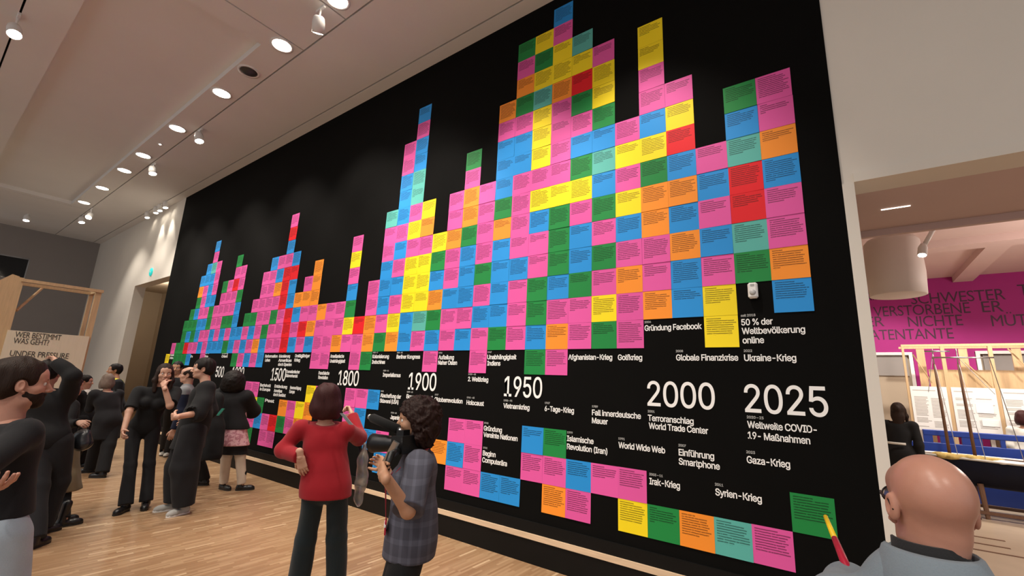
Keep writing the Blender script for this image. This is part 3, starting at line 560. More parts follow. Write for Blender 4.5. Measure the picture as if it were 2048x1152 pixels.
# joints of every figure, in metres
JOINTS = {
 'beard': {'H': 1.6024, 'f': (-0.2102, 0.9776, 0.0), 'lf': (0.0674, 0.9977, 0.0), 'pelvis': (-3.0139, -3.3832, 0.8493), 'neck': (-3.0723, -3.4262, 1.3172), 'head': (-3.0675, -3.4226, 1.5014), 'tilt': 0.0, 'sh': ((-3.2478, -3.4639, 1.2855), (-2.8968, -3.3884, 1.2855)), 'el': ((-3.2729, -3.4897, 1.0163), (-2.7188, -3.5494, 1.15)), 'wr': ((-3.2823, -3.4457, 0.7791), (-2.4802, -3.5278, 1.1307)), 'hd': ((-0.0392, 0.1823, -0.9825), (0.9214, 0.233, 0.3109)), 'pn': ((0.9776, 0.2102, -0.0), (-0.9776, -0.2102, 0.0)), 'hip': ((-3.0954, -3.4007, 0.8493), (-2.9325, -3.3656, 0.8493)), 'kn': ((-3.1234, -3.3418, 0.4621), (-2.9311, -3.3005, 0.4621)), 'an': ((-3.1247, -3.407, 0.075), (-2.9031, -3.3593, 0.075)), 'tf': ((-0.2102, 0.9776, 0.0), (-0.2102, 0.9776, 0.0))},
 'armhead': {'H': 1.6195, 'f': (-0.7923, 0.6102, 0.0), 'lf': (-0.7923, 0.6102, 0.0), 'pelvis': (-6.2694, -2.7377, 0.8584), 'neck': (-6.389, -2.8257, 1.3313), 'head': (-6.3955, -2.8305, 1.5175), 'tilt': 0.0, 'sh': ((-6.4997, -2.9694, 1.2992), (-6.2783, -2.682, 1.2992)), 'el': ((-6.4597, -2.855, 1.0484), (-6.0817, -2.7096, 1.4947)), 'wr': ((-6.4174, -2.7591, 0.8293), (-6.2385, -2.8326, 1.6337)), 'hd': ((0.1739, 0.3947, -0.9022), (-0.9733, -0.1514, 0.1722)), 'pn': ((0.6102, 0.7923, -0.0), (-0.6102, -0.7923, 0.0)), 'hip': ((-6.3208, -2.8044, 0.8584), (-6.2181, -2.671, 0.8584)), 'kn': ((-6.0692, -2.7764, 0.4667), (-6.2578, -2.6003, 0.4699)), 'an': ((-5.8176, -2.7484, 0.075), (-6.2517, -2.638, 0.075)), 'tf': ((-0.6875, 0.7262, 0.0), (-0.3899, 0.9209, 0.0))},
 'skirt': {'H': 1.4482, 'f': (-0.1034, 0.9946, 0.0), 'lf': (-0.1034, 0.9946, 0.0), 'pelvis': (-6.9545, -2.497, 0.7675), 'neck': (-7.0089, -2.537, 1.1904), 'head': (-6.9921, -2.5247, 1.3569), 'tilt': 0.0, 'sh': ((-7.1702, -2.5538, 1.1618), (-6.8475, -2.5203, 1.1618)), 'el': ((-7.1302, -2.4551, 0.9366), (-6.6949, -2.5491, 0.967)), 'wr': ((-7.3023, -2.3262, 0.9056), (-6.4867, -2.5027, 1.008)), 'hd': ((-0.7921, 0.5935, -0.1427), (0.9706, 0.217, -0.104)), 'pn': ((0.9946, 0.1034, -0.0), (-0.9946, -0.1034, 0.0)), 'hip': ((-7.0294, -2.5048, 0.7675), (-6.8796, -2.4892, 0.7675)), 'kn': ((-6.801, -2.4834, 0.4213), (-6.6412, -2.4745, 0.4213)), 'an': ((-6.5725, -2.462, 0.075), (-6.4027, -2.4598, 0.075)), 'tf': ((-0.032, 0.9995, 0.0), (-0.0276, 0.9996, 0.0))},
 'grey': {'H': 1.4727, 'f': (-0.9718, -0.2356, 0.0), 'lf': (-0.9718, -0.2356, 0.0), 'pelvis': (-9.0975, -1.6533, 0.7805), 'neck': (-9.1906, -1.7219, 1.2105), 'head': (-9.2224, -1.7453, 1.3799), 'tilt': 0.0, 'sh': ((-9.1518, -1.8822, 1.1814), (-9.2295, -1.5616, 1.1814)), 'el': ((-9.264, -1.8721, 0.9546), (-9.2171, -1.5277, 0.934)), 'wr': ((-9.4072, -1.7605, 1.0804), (-9.2609, -1.5383, 0.7161)), 'hd': ((-0.6483, 0.5052, 0.5697), (-0.1965, -0.0476, -0.9793)), 'pn': ((-0.2356, 0.9718, -0.0), (0.2356, -0.9718, 0.0)), 'hip': ((-9.0795, -1.7277, 0.7805), (-9.1156, -1.5789, 0.7805)), 'kn': ((-9.2228, -1.7005, 0.4278), (-8.9797, -1.6136, 0.4278)), 'an': ((-9.3661, -1.6732, 0.075), (-8.8438, -1.6484, 0.075)), 'tf': ((-0.3452, -0.9385, -0.0), (-0.6559, -0.7549, -0.0))},
 'dark': {'H': 1.4272, 'f': (0.7062, 0.708, 0.0), 'lf': (0.4989, 0.8667, 0.0), 'pelvis': (-9.9016, -1.7486, 0.7564), 'neck': (-9.9832, -1.8087, 1.1731), 'head': (-10.0153, -1.8323, 1.3373), 'tilt': 0.0, 'sh': ((-10.0963, -1.6958, 1.1449), (-9.87, -1.9215, 1.1449)), 'el': ((-10.1317, -1.6888, 0.9052), (-9.8629, -1.9569, 0.9052)), 'wr': ((-10.0999, -1.6569, 0.6939), (-9.8311, -1.925, 0.6939)), 'hd': ((0.1472, 0.1475, -0.9781), (0.1472, 0.1475, -0.9781)), 'pn': ((0.708, -0.7062, -0.0), (-0.708, 0.7062, 0.0)), 'hip': ((-9.9542, -1.6962, 0.7564), (-9.8491, -1.801, 0.7564)), 'kn': ((-9.9103, -1.631, 0.4157), (-9.7839, -1.757, 0.4157)), 'an': ((-9.9754, -1.675, 0.075), (-9.8278, -1.8222, 0.075)), 'tf': ((0.7062, 0.708, 0.0), (0.7062, 0.708, 0.0))},
 'hivis': {'H': 1.6382, 'f': (-0.0332, -0.9994, -0.0), 'lf': (-0.0332, -0.9994, -0.0), 'pelvis': (-10.8146, -1.179, 0.8682), 'neck': (-10.8952, -1.2383, 1.3466), 'head': (-10.9602, -1.2862, 1.535), 'tilt': 0.0, 'sh': ((-10.7118, -1.2444, 1.3142), (-11.0785, -1.2322, 1.3142)), 'el': ((-10.6811, -1.2254, 1.039), (-11.1078, -1.2113, 1.039)), 'wr': ((-10.6826, -1.2704, 0.7965), (-11.1093, -1.2562, 0.7965)), 'hd': ((-0.0061, -0.1824, -0.9832), (-0.0061, -0.1824, -0.9832)), 'pn': ((-0.9994, 0.0332, -0.0), (0.9994, -0.0332, 0.0)), 'hip': ((-10.7294, -1.1818, 0.8682), (-10.8997, -1.1762, 0.8682)), 'kn': ((-10.7164, -1.2419, 0.4716), (-10.9167, -1.2353, 0.4716)), 'an': ((-10.6995, -1.1828, 0.075), (-10.9297, -1.1752, 0.075)), 'tf': ((-0.0332, -0.9994, -0.0), (-0.0332, -0.9994, -0.0))},
 'mouth': {'H': 1.6431, 'f': (0.9355, -0.3533, 0.0), 'lf': (0.991, -0.1338, 0.0), 'pelvis': (-6.8783, -1.82, 0.8708), 'neck': (-6.8156, -1.7738, 1.3506), 'head': (-6.7814, -1.7487, 1.5396), 'tilt': 0.0, 'sh': ((-6.7506, -1.6017, 1.3181), (-6.8806, -1.946, 1.3181)), 'el': ((-6.5359, -1.7017, 1.1639), (-6.743, -2.0325, 1.087)), 'wr': ((-6.5684, -1.7893, 1.3919), (-6.6072, -2.0808, 0.887)), 'hd': ((-0.7352, -0.0389, 0.6767), (0.8392, -0.22, -0.4974)), 'pn': ((-0.5929, 0.8053, 0.0), (0.3533, 0.9355, -0.0)), 'hip': ((-6.8481, -1.74, 0.8708), (-6.9085, -1.8999, 0.8708)), 'kn': ((-6.7474, -1.7281, 0.4729), (-6.7594, -1.9097, 0.4729)), 'an': ((-6.6468, -1.7162, 0.075), (-6.6102, -1.9194, 0.075)), 'tf': ((0.9444, -0.3289, 0.0), (0.7358, -0.6772, 0.0))},
 'far': {'H': 1.7299, 'f': (0.8508, -0.5255, 0.0), 'lf': (0.8508, -0.5255, 0.0), 'pelvis': (-9.9118, -0.5143, 0.9168), 'neck': (-9.9855, -0.5686, 1.4219), 'head': (-10.0251, -0.5978, 1.6209), 'tilt': 0.0, 'sh': ((-9.8837, -0.4038, 1.3878), (-10.0873, -0.7334, 1.3878)), 'el': ((-9.885, -0.3677, 1.0971), (-10.1201, -0.7484, 1.0971)), 'wr': ((-9.8467, -0.3914, 0.8411), (-10.0818, -0.7721, 0.8411)), 'hd': ((0.1473, -0.091, -0.9849), (0.1473, -0.091, -0.9849)), 'pn': ((-0.5255, -0.8508, 0.0), (0.5255, 0.8508, -0.0)), 'hip': ((-9.8645, -0.4378, 0.9168), (-9.959, -0.5908, 0.9168)), 'kn': ((-10.111, -0.4024, 0.4959), (-10.2401, -0.4862, 0.4959)), 'an': ((-10.3575, -0.3671, 0.075), (-10.5212, -0.3816, 0.075)), 'tf': ((0.8508, -0.5255, 0.0), (0.8508, -0.5255, 0.0))},
 'navy': {'H': 1.634, 'f': (-0.4642, -0.8857, -0.0), 'lf': (-0.4642, -0.8857, -0.0), 'pelvis': (-7.4336, -1.1733, 0.866), 'neck': (-7.5086, -1.2285, 1.3431), 'head': (-7.5207, -1.2374, 1.5311), 'tilt': 0.0, 'sh': ((-7.3465, -1.3135, 1.3108), (-7.6707, -1.1436, 1.3108)), 'el': ((-7.3107, -1.3097, 1.0363), (-7.688, -1.1119, 1.0363)), 'wr': ((-7.3316, -1.3496, 0.7945), (-7.7089, -1.1518, 0.7945)), 'hd': ((-0.0849, -0.162, -0.9831), (-0.0849, -0.162, -0.9831)), 'pn': ((-0.8857, 0.4642, -0.0), (0.8857, -0.4642, 0.0)), 'hip': ((-7.3583, -1.2127, 0.866), (-7.5089, -1.1339, 0.866)), 'kn': ((-7.3867, -1.0208, 0.4705), (-7.4903, -1.0122, 0.4705)), 'an': ((-7.415, -0.8288, 0.075), (-7.4716, -0.8905, 0.075)), 'tf': ((-0.7546, -0.6562, -0.0), (-0.4642, -0.8857, -0.0))},
 'jumper': {'H': 1.7297, 'f': (-0.2907, -0.9568, -0.0), 'lf': (-0.2907, -0.9568, -0.0), 'pelvis': (-6.2234, -1.524, 0.9167), 'neck': (-6.1738, -1.4875, 1.4218), 'head': (-6.2333, -1.5314, 1.6207), 'tilt': 0.0, 'sh': ((-5.9884, -1.5438, 1.3876), (-6.3591, -1.4312, 1.3876)), 'el': ((-5.8724, -1.625, 1.126), (-6.3047, -1.3511, 1.1063)), 'wr': ((-5.7824, -1.8666, 1.0964), (-6.5042, -1.4729, 0.9938)), 'hd': ((-0.9916, -0.1081, -0.0706), (-0.7691, -0.4695, -0.4337)), 'pn': ((-0.9568, 0.2907, -0.0), (0.9568, -0.2907, 0.0)), 'hip': ((-6.1373, -1.5502, 0.9167), (-6.3094, -1.4979, 0.9167)), 'kn': ((-6.1039, -1.5745, 0.495), (-6.3332, -1.5582, 0.4979)), 'an': ((-6.0963, -1.5185, 0.075), (-6.348, -1.5363, 0.075)), 'tf': ((0.3057, -0.9521, -0.0), (-0.111, -0.9938, -0.0))},
 'jacket': {'H': 1.5582, 'f': (-0.802, 0.5973, 0.0), 'lf': (-0.802, 0.5973, 0.0), 'pelvis': (-6.904, -0.7834, 0.8258), 'neck': (-6.9791, -0.8387, 1.2808), 'head': (-6.981, -0.84, 1.46), 'tilt': 0.0, 'sh': ((-7.0833, -0.9786, 1.25), (-6.8749, -0.6987, 1.25)), 'el': ((-7.2565, -0.8549, 1.0871), (-6.9627, -0.5425, 1.0507)), 'wr': ((-7.3361, -0.7904, 1.2972), (-7.0278, -0.673, 1.2334)), 'hd': ((-0.6977, 0.4062, 0.5901), (-0.4494, -0.3919, 0.8027)), 'pn': ((0.5973, 0.802, -0.0), (-0.5973, -0.802, 0.0)), 'hip': ((-6.9524, -0.8483, 0.8258), (-6.8556, -0.7184, 0.8258)), 'kn': ((-6.935, -0.7902, 0.4489), (-6.8188, -0.6606, 0.4504)), 'an': ((-6.9977, -0.7457, 0.075), (-6.7821, -0.6028, 0.075)), 'tf': ((0.9868, 0.1621, 0.0), (0.4591, 0.8884, 0.0))},
 'red': {'H': 1.5059, 'f': (-0.7296, 0.6839, 0.0), 'lf': (-0.5129, 0.8585, 0.0), 'pelvis': (-3.008, -1.7644, 0.7981), 'neck': (-3.0599, -1.8027, 1.2379), 'head': (-3.0627, -1.8048, 1.411), 'tilt': 0.0, 'sh': ((-3.1752, -1.9257, 1.2081), (-2.9446, -1.6796, 1.2081)), 'el': ((-3.2335, -2.005, 1.0629), (-3.079, -1.4753, 1.1228)), 'wr': ((-3.0219, -1.9858, 1.0352), (-3.225, -1.4622, 1.2946)), 'hd': ((0.0548, 0.3061, -0.9504), (-0.8066, 0.1536, 0.5708)), 'pn': ((-0.5929, 0.8053, 0.0), (-0.8053, -0.5929, 0.0)), 'hip': ((-3.0615, -1.8216, 0.7981), (-2.9544, -1.7073, 0.7981)), 'kn': ((-3.1574, -1.7821, 0.4366), (-3.0259, -1.6127, 0.4366)), 'an': ((-3.2532, -1.7427, 0.075), (-3.0973, -1.5181, 0.075)), 'tf': ((-0.7296, 0.6839, 0.0), (-0.7296, 0.6839, 0.0))},
 'camera': {'H': 1.4667, 'f': (-0.6607, -0.7506, -0.0), 'lf': (-0.6341, -0.7732, -0.0), 'pelvis': (-1.8185, -2.0063, 0.7773), 'neck': (-1.8137, -2.0028, 1.2056), 'head': (-1.8434, -2.0246, 1.3743), 'tilt': 0.0, 'sh': ((-1.6904, -2.1113, 1.1766), (-1.937, -1.8942, 1.1766)), 'el': ((-1.5862, -2.257, 0.999), (-1.9472, -1.99, 0.9434)), 'wr': ((-1.6173, -2.3921, 1.1698), (-2.0934, -2.0067, 1.107)), 'hd': ((-0.8728, 0.4154, 0.2563), (-0.9387, 0.3174, 0.1348)), 'pn': ((-0.4794, 0.8776, 0.1), (0.7506, -0.6607, 0.0)), 'hip': ((-1.7612, -2.0567, 0.7773), (-1.8757, -1.9559, 0.7773)), 'kn': ((-1.7993, -2.1226, 0.4262), (-1.9363, -2.002, 0.4262)), 'an': ((-1.7387, -2.0765, 0.075), (-1.8983, -1.9361, 0.075)), 'tf': ((-0.6607, -0.7506, -0.0), (-0.6607, -0.7506, -0.0))},
 'bald': {'H': 1.66, 'f': (-0.2271, 0.9739, 0.0), 'lf': (-0.2945, 0.9557, 0.0), 'pelvis': (0.2088, -2.3763, 0.8798), 'neck': (0.2348, -2.3572, 1.2103), 'head': (0.2504, -2.3457, 1.363), 'tilt': 0.0, 'sh': ((0.0537, -2.3994, 1.1125), (0.3818, -2.3229, 1.0225)), 'el': ((0.0784, -2.1176, 1.0742), (0.3818, -2.3229, 0.7625)), 'wr': ((0.0954, -1.8944, 0.9651), (0.3704, -2.2742, 0.5225)), 'hd': ((-0.1184, 0.9846, -0.129), (-0.0, -0.0, -1.0)), 'pn': ((0.9739, 0.2271, -0.0), (-0.9739, -0.2271, 0.0)), 'hip': ((0.1248, -2.3959, 0.8798), (0.2929, -2.3567, 0.8798)), 'kn': ((0.0972, -2.3438, 0.4774), (0.2946, -2.2977, 0.4774)), 'an': ((0.0956, -2.4027, 0.075), (0.3221, -2.3499, 0.075)), 'tf': ((-0.2271, 0.9739, 0.0), (-0.2271, 0.9739, 0.0))},
 'dress': {'H': 1.5388, 'f': (0.335, 0.9422, 0.0), 'lf': (0.335, 0.9422, 0.0), 'pelvis': (0.7228, 5.3288, 0.8156), 'neck': (0.7618, 5.3575, 1.2649), 'head': (0.7757, 5.3678, 1.4419), 'tilt': 0.0, 'sh': ((0.5994, 5.4153, 1.2345), (0.9242, 5.2998, 1.2345)), 'el': ((0.5644, 5.4065, 0.976), (0.9457, 5.2709, 0.976)), 'wr': ((0.5795, 5.4489, 0.7482), (0.9608, 5.3133, 0.7482)), 'hd': ((0.0649, 0.1826, -0.981), (0.0649, 0.1826, -0.981)), 'pn': ((0.9422, -0.335, -0.0), (-0.9422, 0.335, 0.0)), 'hip': ((0.6474, 5.3556, 0.8156), (0.7982, 5.302, 0.8156)), 'kn': ((0.6565, 5.4259, 0.4453), (0.8355, 5.3623, 0.4453)), 'an': ((0.6191, 5.3657, 0.075), (0.8265, 5.292, 0.075)), 'tf': ((0.335, 0.9422, 0.0), (0.335, 0.9422, 0.0))},
 'edge': {'H': 1.4948, 'f': (0.3834, 0.9236, 0.0), 'lf': (0.3834, 0.9236, 0.0), 'pelvis': (2.4677, 7.3835, 0.7923), 'neck': (2.4988, 7.4063, 1.2288), 'head': (2.4997, 7.4071, 1.4007), 'tilt': 0.0, 'sh': ((2.3441, 7.4705, 1.1992), (2.6534, 7.3422, 1.1992)), 'el': ((2.3088, 7.4636, 0.9481), (2.6734, 7.3122, 0.9481)), 'wr': ((2.326, 7.5051, 0.7268), (2.6907, 7.3537, 0.7268)), 'hd': ((0.0764, 0.1841, -0.9799), (0.0764, 0.1841, -0.9799)), 'pn': ((0.9236, -0.3834, -0.0), (-0.9236, 0.3834, 0.0)), 'hip': ((2.3959, 7.4133, 0.7923), (2.5395, 7.3537, 0.7923)), 'kn': ((2.41, 7.4862, 0.4336), (2.5813, 7.4151, 0.4336)), 'an': ((2.3682, 7.4248, 0.075), (2.5672, 7.3422, 0.075)), 'tf': ((0.3834, 0.9236, 0.0), (0.3834, 0.9236, 0.0))},
}
for _j in JOINTS.values():
    for _k in ('sh', 'el', 'wr', 'hd', 'pn', 'hip', 'kn', 'an', 'tf'):
        _j[_k + 'L'], _j[_k + 'R'] = _j.pop(_k)
PROP = {'stick_tip': (0.0251, -1.8659, 1.2073), 'stick_end': (0.0845, -2.1946, 1.1256), 'cam_body': (-1.825, -2.1352, 1.2724), 'lens_tip': (-2.0362, -2.1417, 1.2454), 'lens_back': (-1.8397, -2.1212, 1.2596), 'grip_a': (-1.8328, -2.2155, 1.1744), 'grip_b': (-1.7776, -2.1997, 1.2821), 'grip_hand': (-1.9249, -2.1467, 1.1575), 'mic_tip': (-2.0452, -2.1732, 1.3856), 'mic_end': (-1.8542, -2.1319, 1.336), 'badge_top': (-1.8538, -2.1564, 0.8882), 'badge_bottom': (-1.8529, -2.1558, 0.827), 'bag': (-2.9767, -1.493, 0.8781), 'phone': (-2.8652, -1.7587, 1.2968), 'phone_ax': (0.0672, 0.0495, -0.0816), 'handbag': (-6.341, -2.48, 0.8639), 'coat_top': (-6.8219, -1.0955, 1.2174), 'coat_bottom': (-6.7845, -1.0679, 0.5212), 'teal_phone': (-6.4452, -1.1658, 1.0868)}
# ---------------------------------------------------------------- bodies: a signed distance field, meshed as one surface
def _n(v): v = np.asarray(v, float); return v / (np.linalg.norm(v) + 1e-12)
class Field:
    def __init__(s, lo, hi, h):
        s.h = h; s.lo = np.asarray(lo, float); s.n = np.maximum(4, np.ceil((np.asarray(hi, float) - s.lo) / h).astype(int) + 1)
        s.ax = [(s.lo[i] + h * np.arange(s.n[i])).astype(np.float32) for i in range(3)]
        s.d = np.full(tuple(s.n), 1.0, np.float32)
    def win(s, lo, hi, m):
        a = np.clip(np.floor((np.asarray(lo) - m - s.lo) / s.h).astype(int), 0, s.n); b = np.clip(np.ceil((np.asarray(hi) + m - s.lo) / s.h).astype(int) + 1, 0, s.n)
        if np.any(b - a < 1): return None
        sl = tuple(slice(a[i], b[i]) for i in range(3))
        return sl, s.ax[0][sl[0]][:, None, None], s.ax[1][sl[1]][None, :, None], s.ax[2][sl[2]][None, None, :]
    def _mix(s, sl, d, k, op):
        o = s.d[sl]
        if op == 'u':
            if k > 0:
                h = np.clip(.5 + .5 * (o - d) / k, 0, 1); s.d[sl] = o + (d - o) * h - k * h * (1 - h)
            else: s.d[sl] = np.minimum(o, d)
        elif op == 's':
            h = np.clip(.5 - .5 * (o + d) / max(k, 1e-6), 0, 1); s.d[sl] = o + (-d - o) * h + k * h * (1 - h)
        return s
    def cap(s, a, b, ra, rb, k=.02, op='u', flat=None, fs=1.0):
        a, b = np.asarray(a, float), np.asarray(b, float); r = max(ra, rb)
        w = s.win(np.minimum(a, b) - r, np.maximum(a, b) + r, max(k, .05) + 3 * s.h)
        if w is None: return s
        sl, X, Y, Z = w; ab = b - a; L2 = ab @ ab + 1e-12
        px, py, pz = X - a[0], Y - a[1], Z - a[2]
        t = np.clip((px * ab[0] + py * ab[1] + pz * ab[2]) / L2, 0, 1)
        qx, qy, qz = px - t * ab[0], py - t * ab[1], pz - t * ab[2]
        d2 = qx * qx + qy * qy + qz * qz
        if flat is not None:
            f = _n(flat); c = qx * f[0] + qy * f[1] + qz * f[2]; d2 = d2 + c * c * (1 / fs ** 2 - 1)
        return s._mix(sl, (np.sqrt(d2) - (ra + (rb - ra) * t)).astype(np.float32), k, op)
    def chain(s, pts, rs, k=.02, **kw):
        for i in range(len(pts) - 1): s.cap(pts[i], pts[i + 1], rs[i], rs[i + 1], k, **kw)
        return s
    def ell(s, c, ax, r, k=.02, op='u'):
        c = np.asarray(c, float); ax = [np.asarray(q, float) for q in ax]; m = max(r)
        ext = np.sqrt(sum((ax[i] * r[i]) ** 2 for i in range(3)))
        w = s.win(c - ext, c + ext, max(k, .05) + 3 * s.h)
        if w is None: return s
        sl, X, Y, Z = w; X, Y, Z = X - c[0], Y - c[1], Z - c[2]; q0 = q1 = 0
        for i in range(3):
            u = X * ax[i][0] + Y * ax[i][1] + Z * ax[i][2]; q0 = q0 + (u / r[i]) ** 2; q1 = q1 + (u / r[i] ** 2) ** 2
        k0 = np.sqrt(q0); return s._mix(sl, (k0 * (k0 - 1) / (np.sqrt(q1) + 1e-9)).astype(np.float32), k, op)
    def cut(s, p, n, soft=0.0):
        """keep the side the normal points away from"""
        p, n = np.asarray(p, float), _n(n)
        d = (s.ax[0][:, None, None] - p[0]) * n[0] + (s.ax[1][None, :, None] - p[1]) * n[1] + (s.ax[2][None, None, :] - p[2]) * n[2]
        s.d = np.maximum(s.d, d.astype(np.float32)); return s
    def cut_near(s, p, n, rad):
        """the same, but only inside a ball about p"""
        p, n = np.asarray(p, float), _n(n); w = s.win(p - rad, p + rad, 0)
        if w is None: return s
        sl, X, Y, Z = w; d = (X - p[0]) * n[0] + (Y - p[1]) * n[1] + (Z - p[2]) * n[2]
        m = (X - p[0]) ** 2 + (Y - p[1]) ** 2 + (Z - p[2]) ** 2 < rad * rad
        s.d[sl] = np.where(m, np.maximum(s.d[sl], d), s.d[sl]); return s
    def wrinkle(s, amp, freq=22, seed=0, zs=1.6):
        r = random.Random(seed); X, Y, Z = s.ax[0][:, None, None], s.ax[1][None, :, None], s.ax[2][None, None, :]; w = 0
        for i in range(7):
            v = _n((r.uniform(-1, 1), r.uniform(-1, 1), r.uniform(-1, 1) * zs)) * freq * r.uniform(.5, 1.7)
            u = _n((r.uniform(-1, 1), r.uniform(-1, 1), r.uniform(-1, 1))) * freq * .3
            w = w + np.sin(X * v[0] + Y * v[1] + Z * v[2] + 2.2 * np.sin(X * u[0] + Y * u[1] + Z * u[2] + i) + r.uniform(0, 6)) / 7 ** .5
        s.d = s.d + (amp * w).astype(np.float32); return s
    def mesh(s):
        D = s.d; D[0] = D[-1] = 1; D[:, 0] = D[:, -1] = 1; D[:, :, 0] = D[:, :, -1] = 1
        S = D < 0; cnt = np.zeros(tuple(np.array(D.shape) - 1), np.int8)
        C = [(i, j, k) for i in (0, 1) for j in (0, 1) for k in (0, 1)]; nx, ny, nz = D.shape
        for i, j, k in C: cnt += S[i:nx - 1 + i, j:ny - 1 + j, k:nz - 1 + k]
        I = np.argwhere((cnt > 0) & (cnt < 8)); ids = np.full(cnt.shape, -1, np.int64); ids[tuple(I.T)] = np.arange(len(I))
        acc = np.zeros((len(I), 3)); num = np.zeros(len(I))
        for a in C:
            for ax in range(3):
                if a[ax]: continue
                b = list(a); b[ax] = 1
                va = D[I[:, 0] + a[0], I[:, 1] + a[1], I[:, 2] + a[2]]; vb = D[I[:, 0] + b[0], I[:, 1] + b[1], I[:, 2] + b[2]]
                m = (va < 0) != (vb < 0); t = va[m] / (va[m] - vb[m]); p = np.tile(np.array(a, float), (m.sum(), 1)); p[:, ax] += t
                acc[m] += p; num[m] += 1
        V = s.lo + s.h * (I + acc / num[:, None]); Fs = []
        for ax in range(3):
            A = [slice(1, -1)] * 3; A[ax] = slice(0, -1); Bq = [slice(1, -1)] * 3; Bq[ax] = slice(1, None)
            e = S[tuple(A)] != S[tuple(Bq)]; E = np.argwhere(e); off = np.array([1, 1, 1]); off[ax] = 0; E = E + off
            u, v = (ax + 1) % 3, (ax + 2) % 3; q = []
            for du, dv in ((0, 0), (1, 0), (1, 1), (0, 1)):
                P = E.copy(); P[:, u] -= du; P[:, v] -= dv; q.append(ids[tuple(P.T)])
            q = np.stack(q, 1); ins = S[tuple(E.T)]; q[~ins] = q[~ins][:, ::-1]; Fs.append(q)
        return V, np.vstack(Fs)
def field_for(pts, m, h):
    P = np.asarray(pts, float); return Field(P.min(0) - m, P.max(0) + m, h)
def join(*parts):
    V, F, n = [], [], 0
    for v, f in parts: V.append(v); F.append(f + n); n += len(v)
    return np.vstack(V), np.vstack(F)
def sdf_obj(name, fld, mat, parent):
    v, f = fld.mesh()
    if len(f) == 0: return None
    return mesh_obj(name, v, f, mat, parent, True)
def ball(name, c, r, mat, parent, n=14):
    return MB().lathe(c, [(max(r * math.sin(math.pi * i / 8), .0003), -r * math.cos(math.pi * i / 8)) for i in range(9)], n).build(name, mat, parent, True)
M['eye'] = plain('eye_white', (.75, .72, .68, 1), .25); M['iris'] = plain('dark_iris', (.03, .018, .012, 1), .15)
M['lips'] = plain('lips', (.42, .17, .14, 1), .45); M['sole'] = plain('dark_sole', (.02, .018, .016, 1), .7)
def hand(h, W, d, pn, thumb, s=1.0, curl=.35, r0=.026):
    """wrist, direction to the fingers, palm normal, direction to the thumb's side; curl in radians per joint"""
    d, pn = _n(d), np.asarray(pn, float); pn = _n(pn - d * (pn @ d)); x = np.cross(d, pn); x = x if x @ thumb > 0 else -x; W = np.asarray(W, float)
    f = field_for([W - d * .05, W + d * .2 * s, W + pn * .09, W - pn * .06, W + x * .1, W - x * .08], .02, h)
    f.cap(W - d * .04, W + d * .015, r0, .027 * s, .01, flat=pn, fs=.8)
    for i, (off, ln, r) in enumerate(((.030, .072, .0092), (.010, .080, .0095), (-.010, .074, .0092), (-.028, .060, .0082))):
        r *= s; K = W + d * (.086 - .003 * abs(i - 1)) * s + x * off * s
        f.cap(W + d * .012 + x * off * .55 * s, K, .0155 * s, .0118 * s, .014, flat=pn, fs=.85)
        P = K; a = curl * (.8 + .12 * i)
        for j, fr in enumerate((.45, .31, .24)):
            ang = a * (j + 1) * (1.0 if j else .8); dr = d * math.cos(ang) + pn * math.sin(ang) + x * off * 1.2
            Q = P + _n(dr) * ln * fr * s; f.cap(P, Q, r * (1 - .1 * j), r * (.9 - .1 * j), .004); P = Q
    T0 = W + d * .022 * s + x * .022 * s; T1 = T0 + _n(d * .75 + x * .75 + pn * .35) * .042 * s; T2 = T1 + _n(d * .9 + x * .35 + pn * (.3 + curl * .6)) * .032 * s; T3 = T2 + _n(d * .9 + x * .1 + pn * (.35 + curl)) * .026 * s
    f.cap(T0, T1, .0165 * s, .0115 * s, .012); f.cap(T1, T2, .0108 * s, .0098 * s, .004); f.cap(T2, T3, .0098 * s, .0072 * s, .004)
    return f.mesh()
def head_axes(J, tilt=0.0):
    f = _n(J['lf']); f = _n(f + np.array((0, 0, J.get('nod', 0.0)))); u = _n(np.array((0, 0, 1.0)) - f * f[2]); L = np.cross(u, f)
    u2 = u * math.cos(tilt) + L * math.sin(tilt); return np.cross(u2, f), f, u2
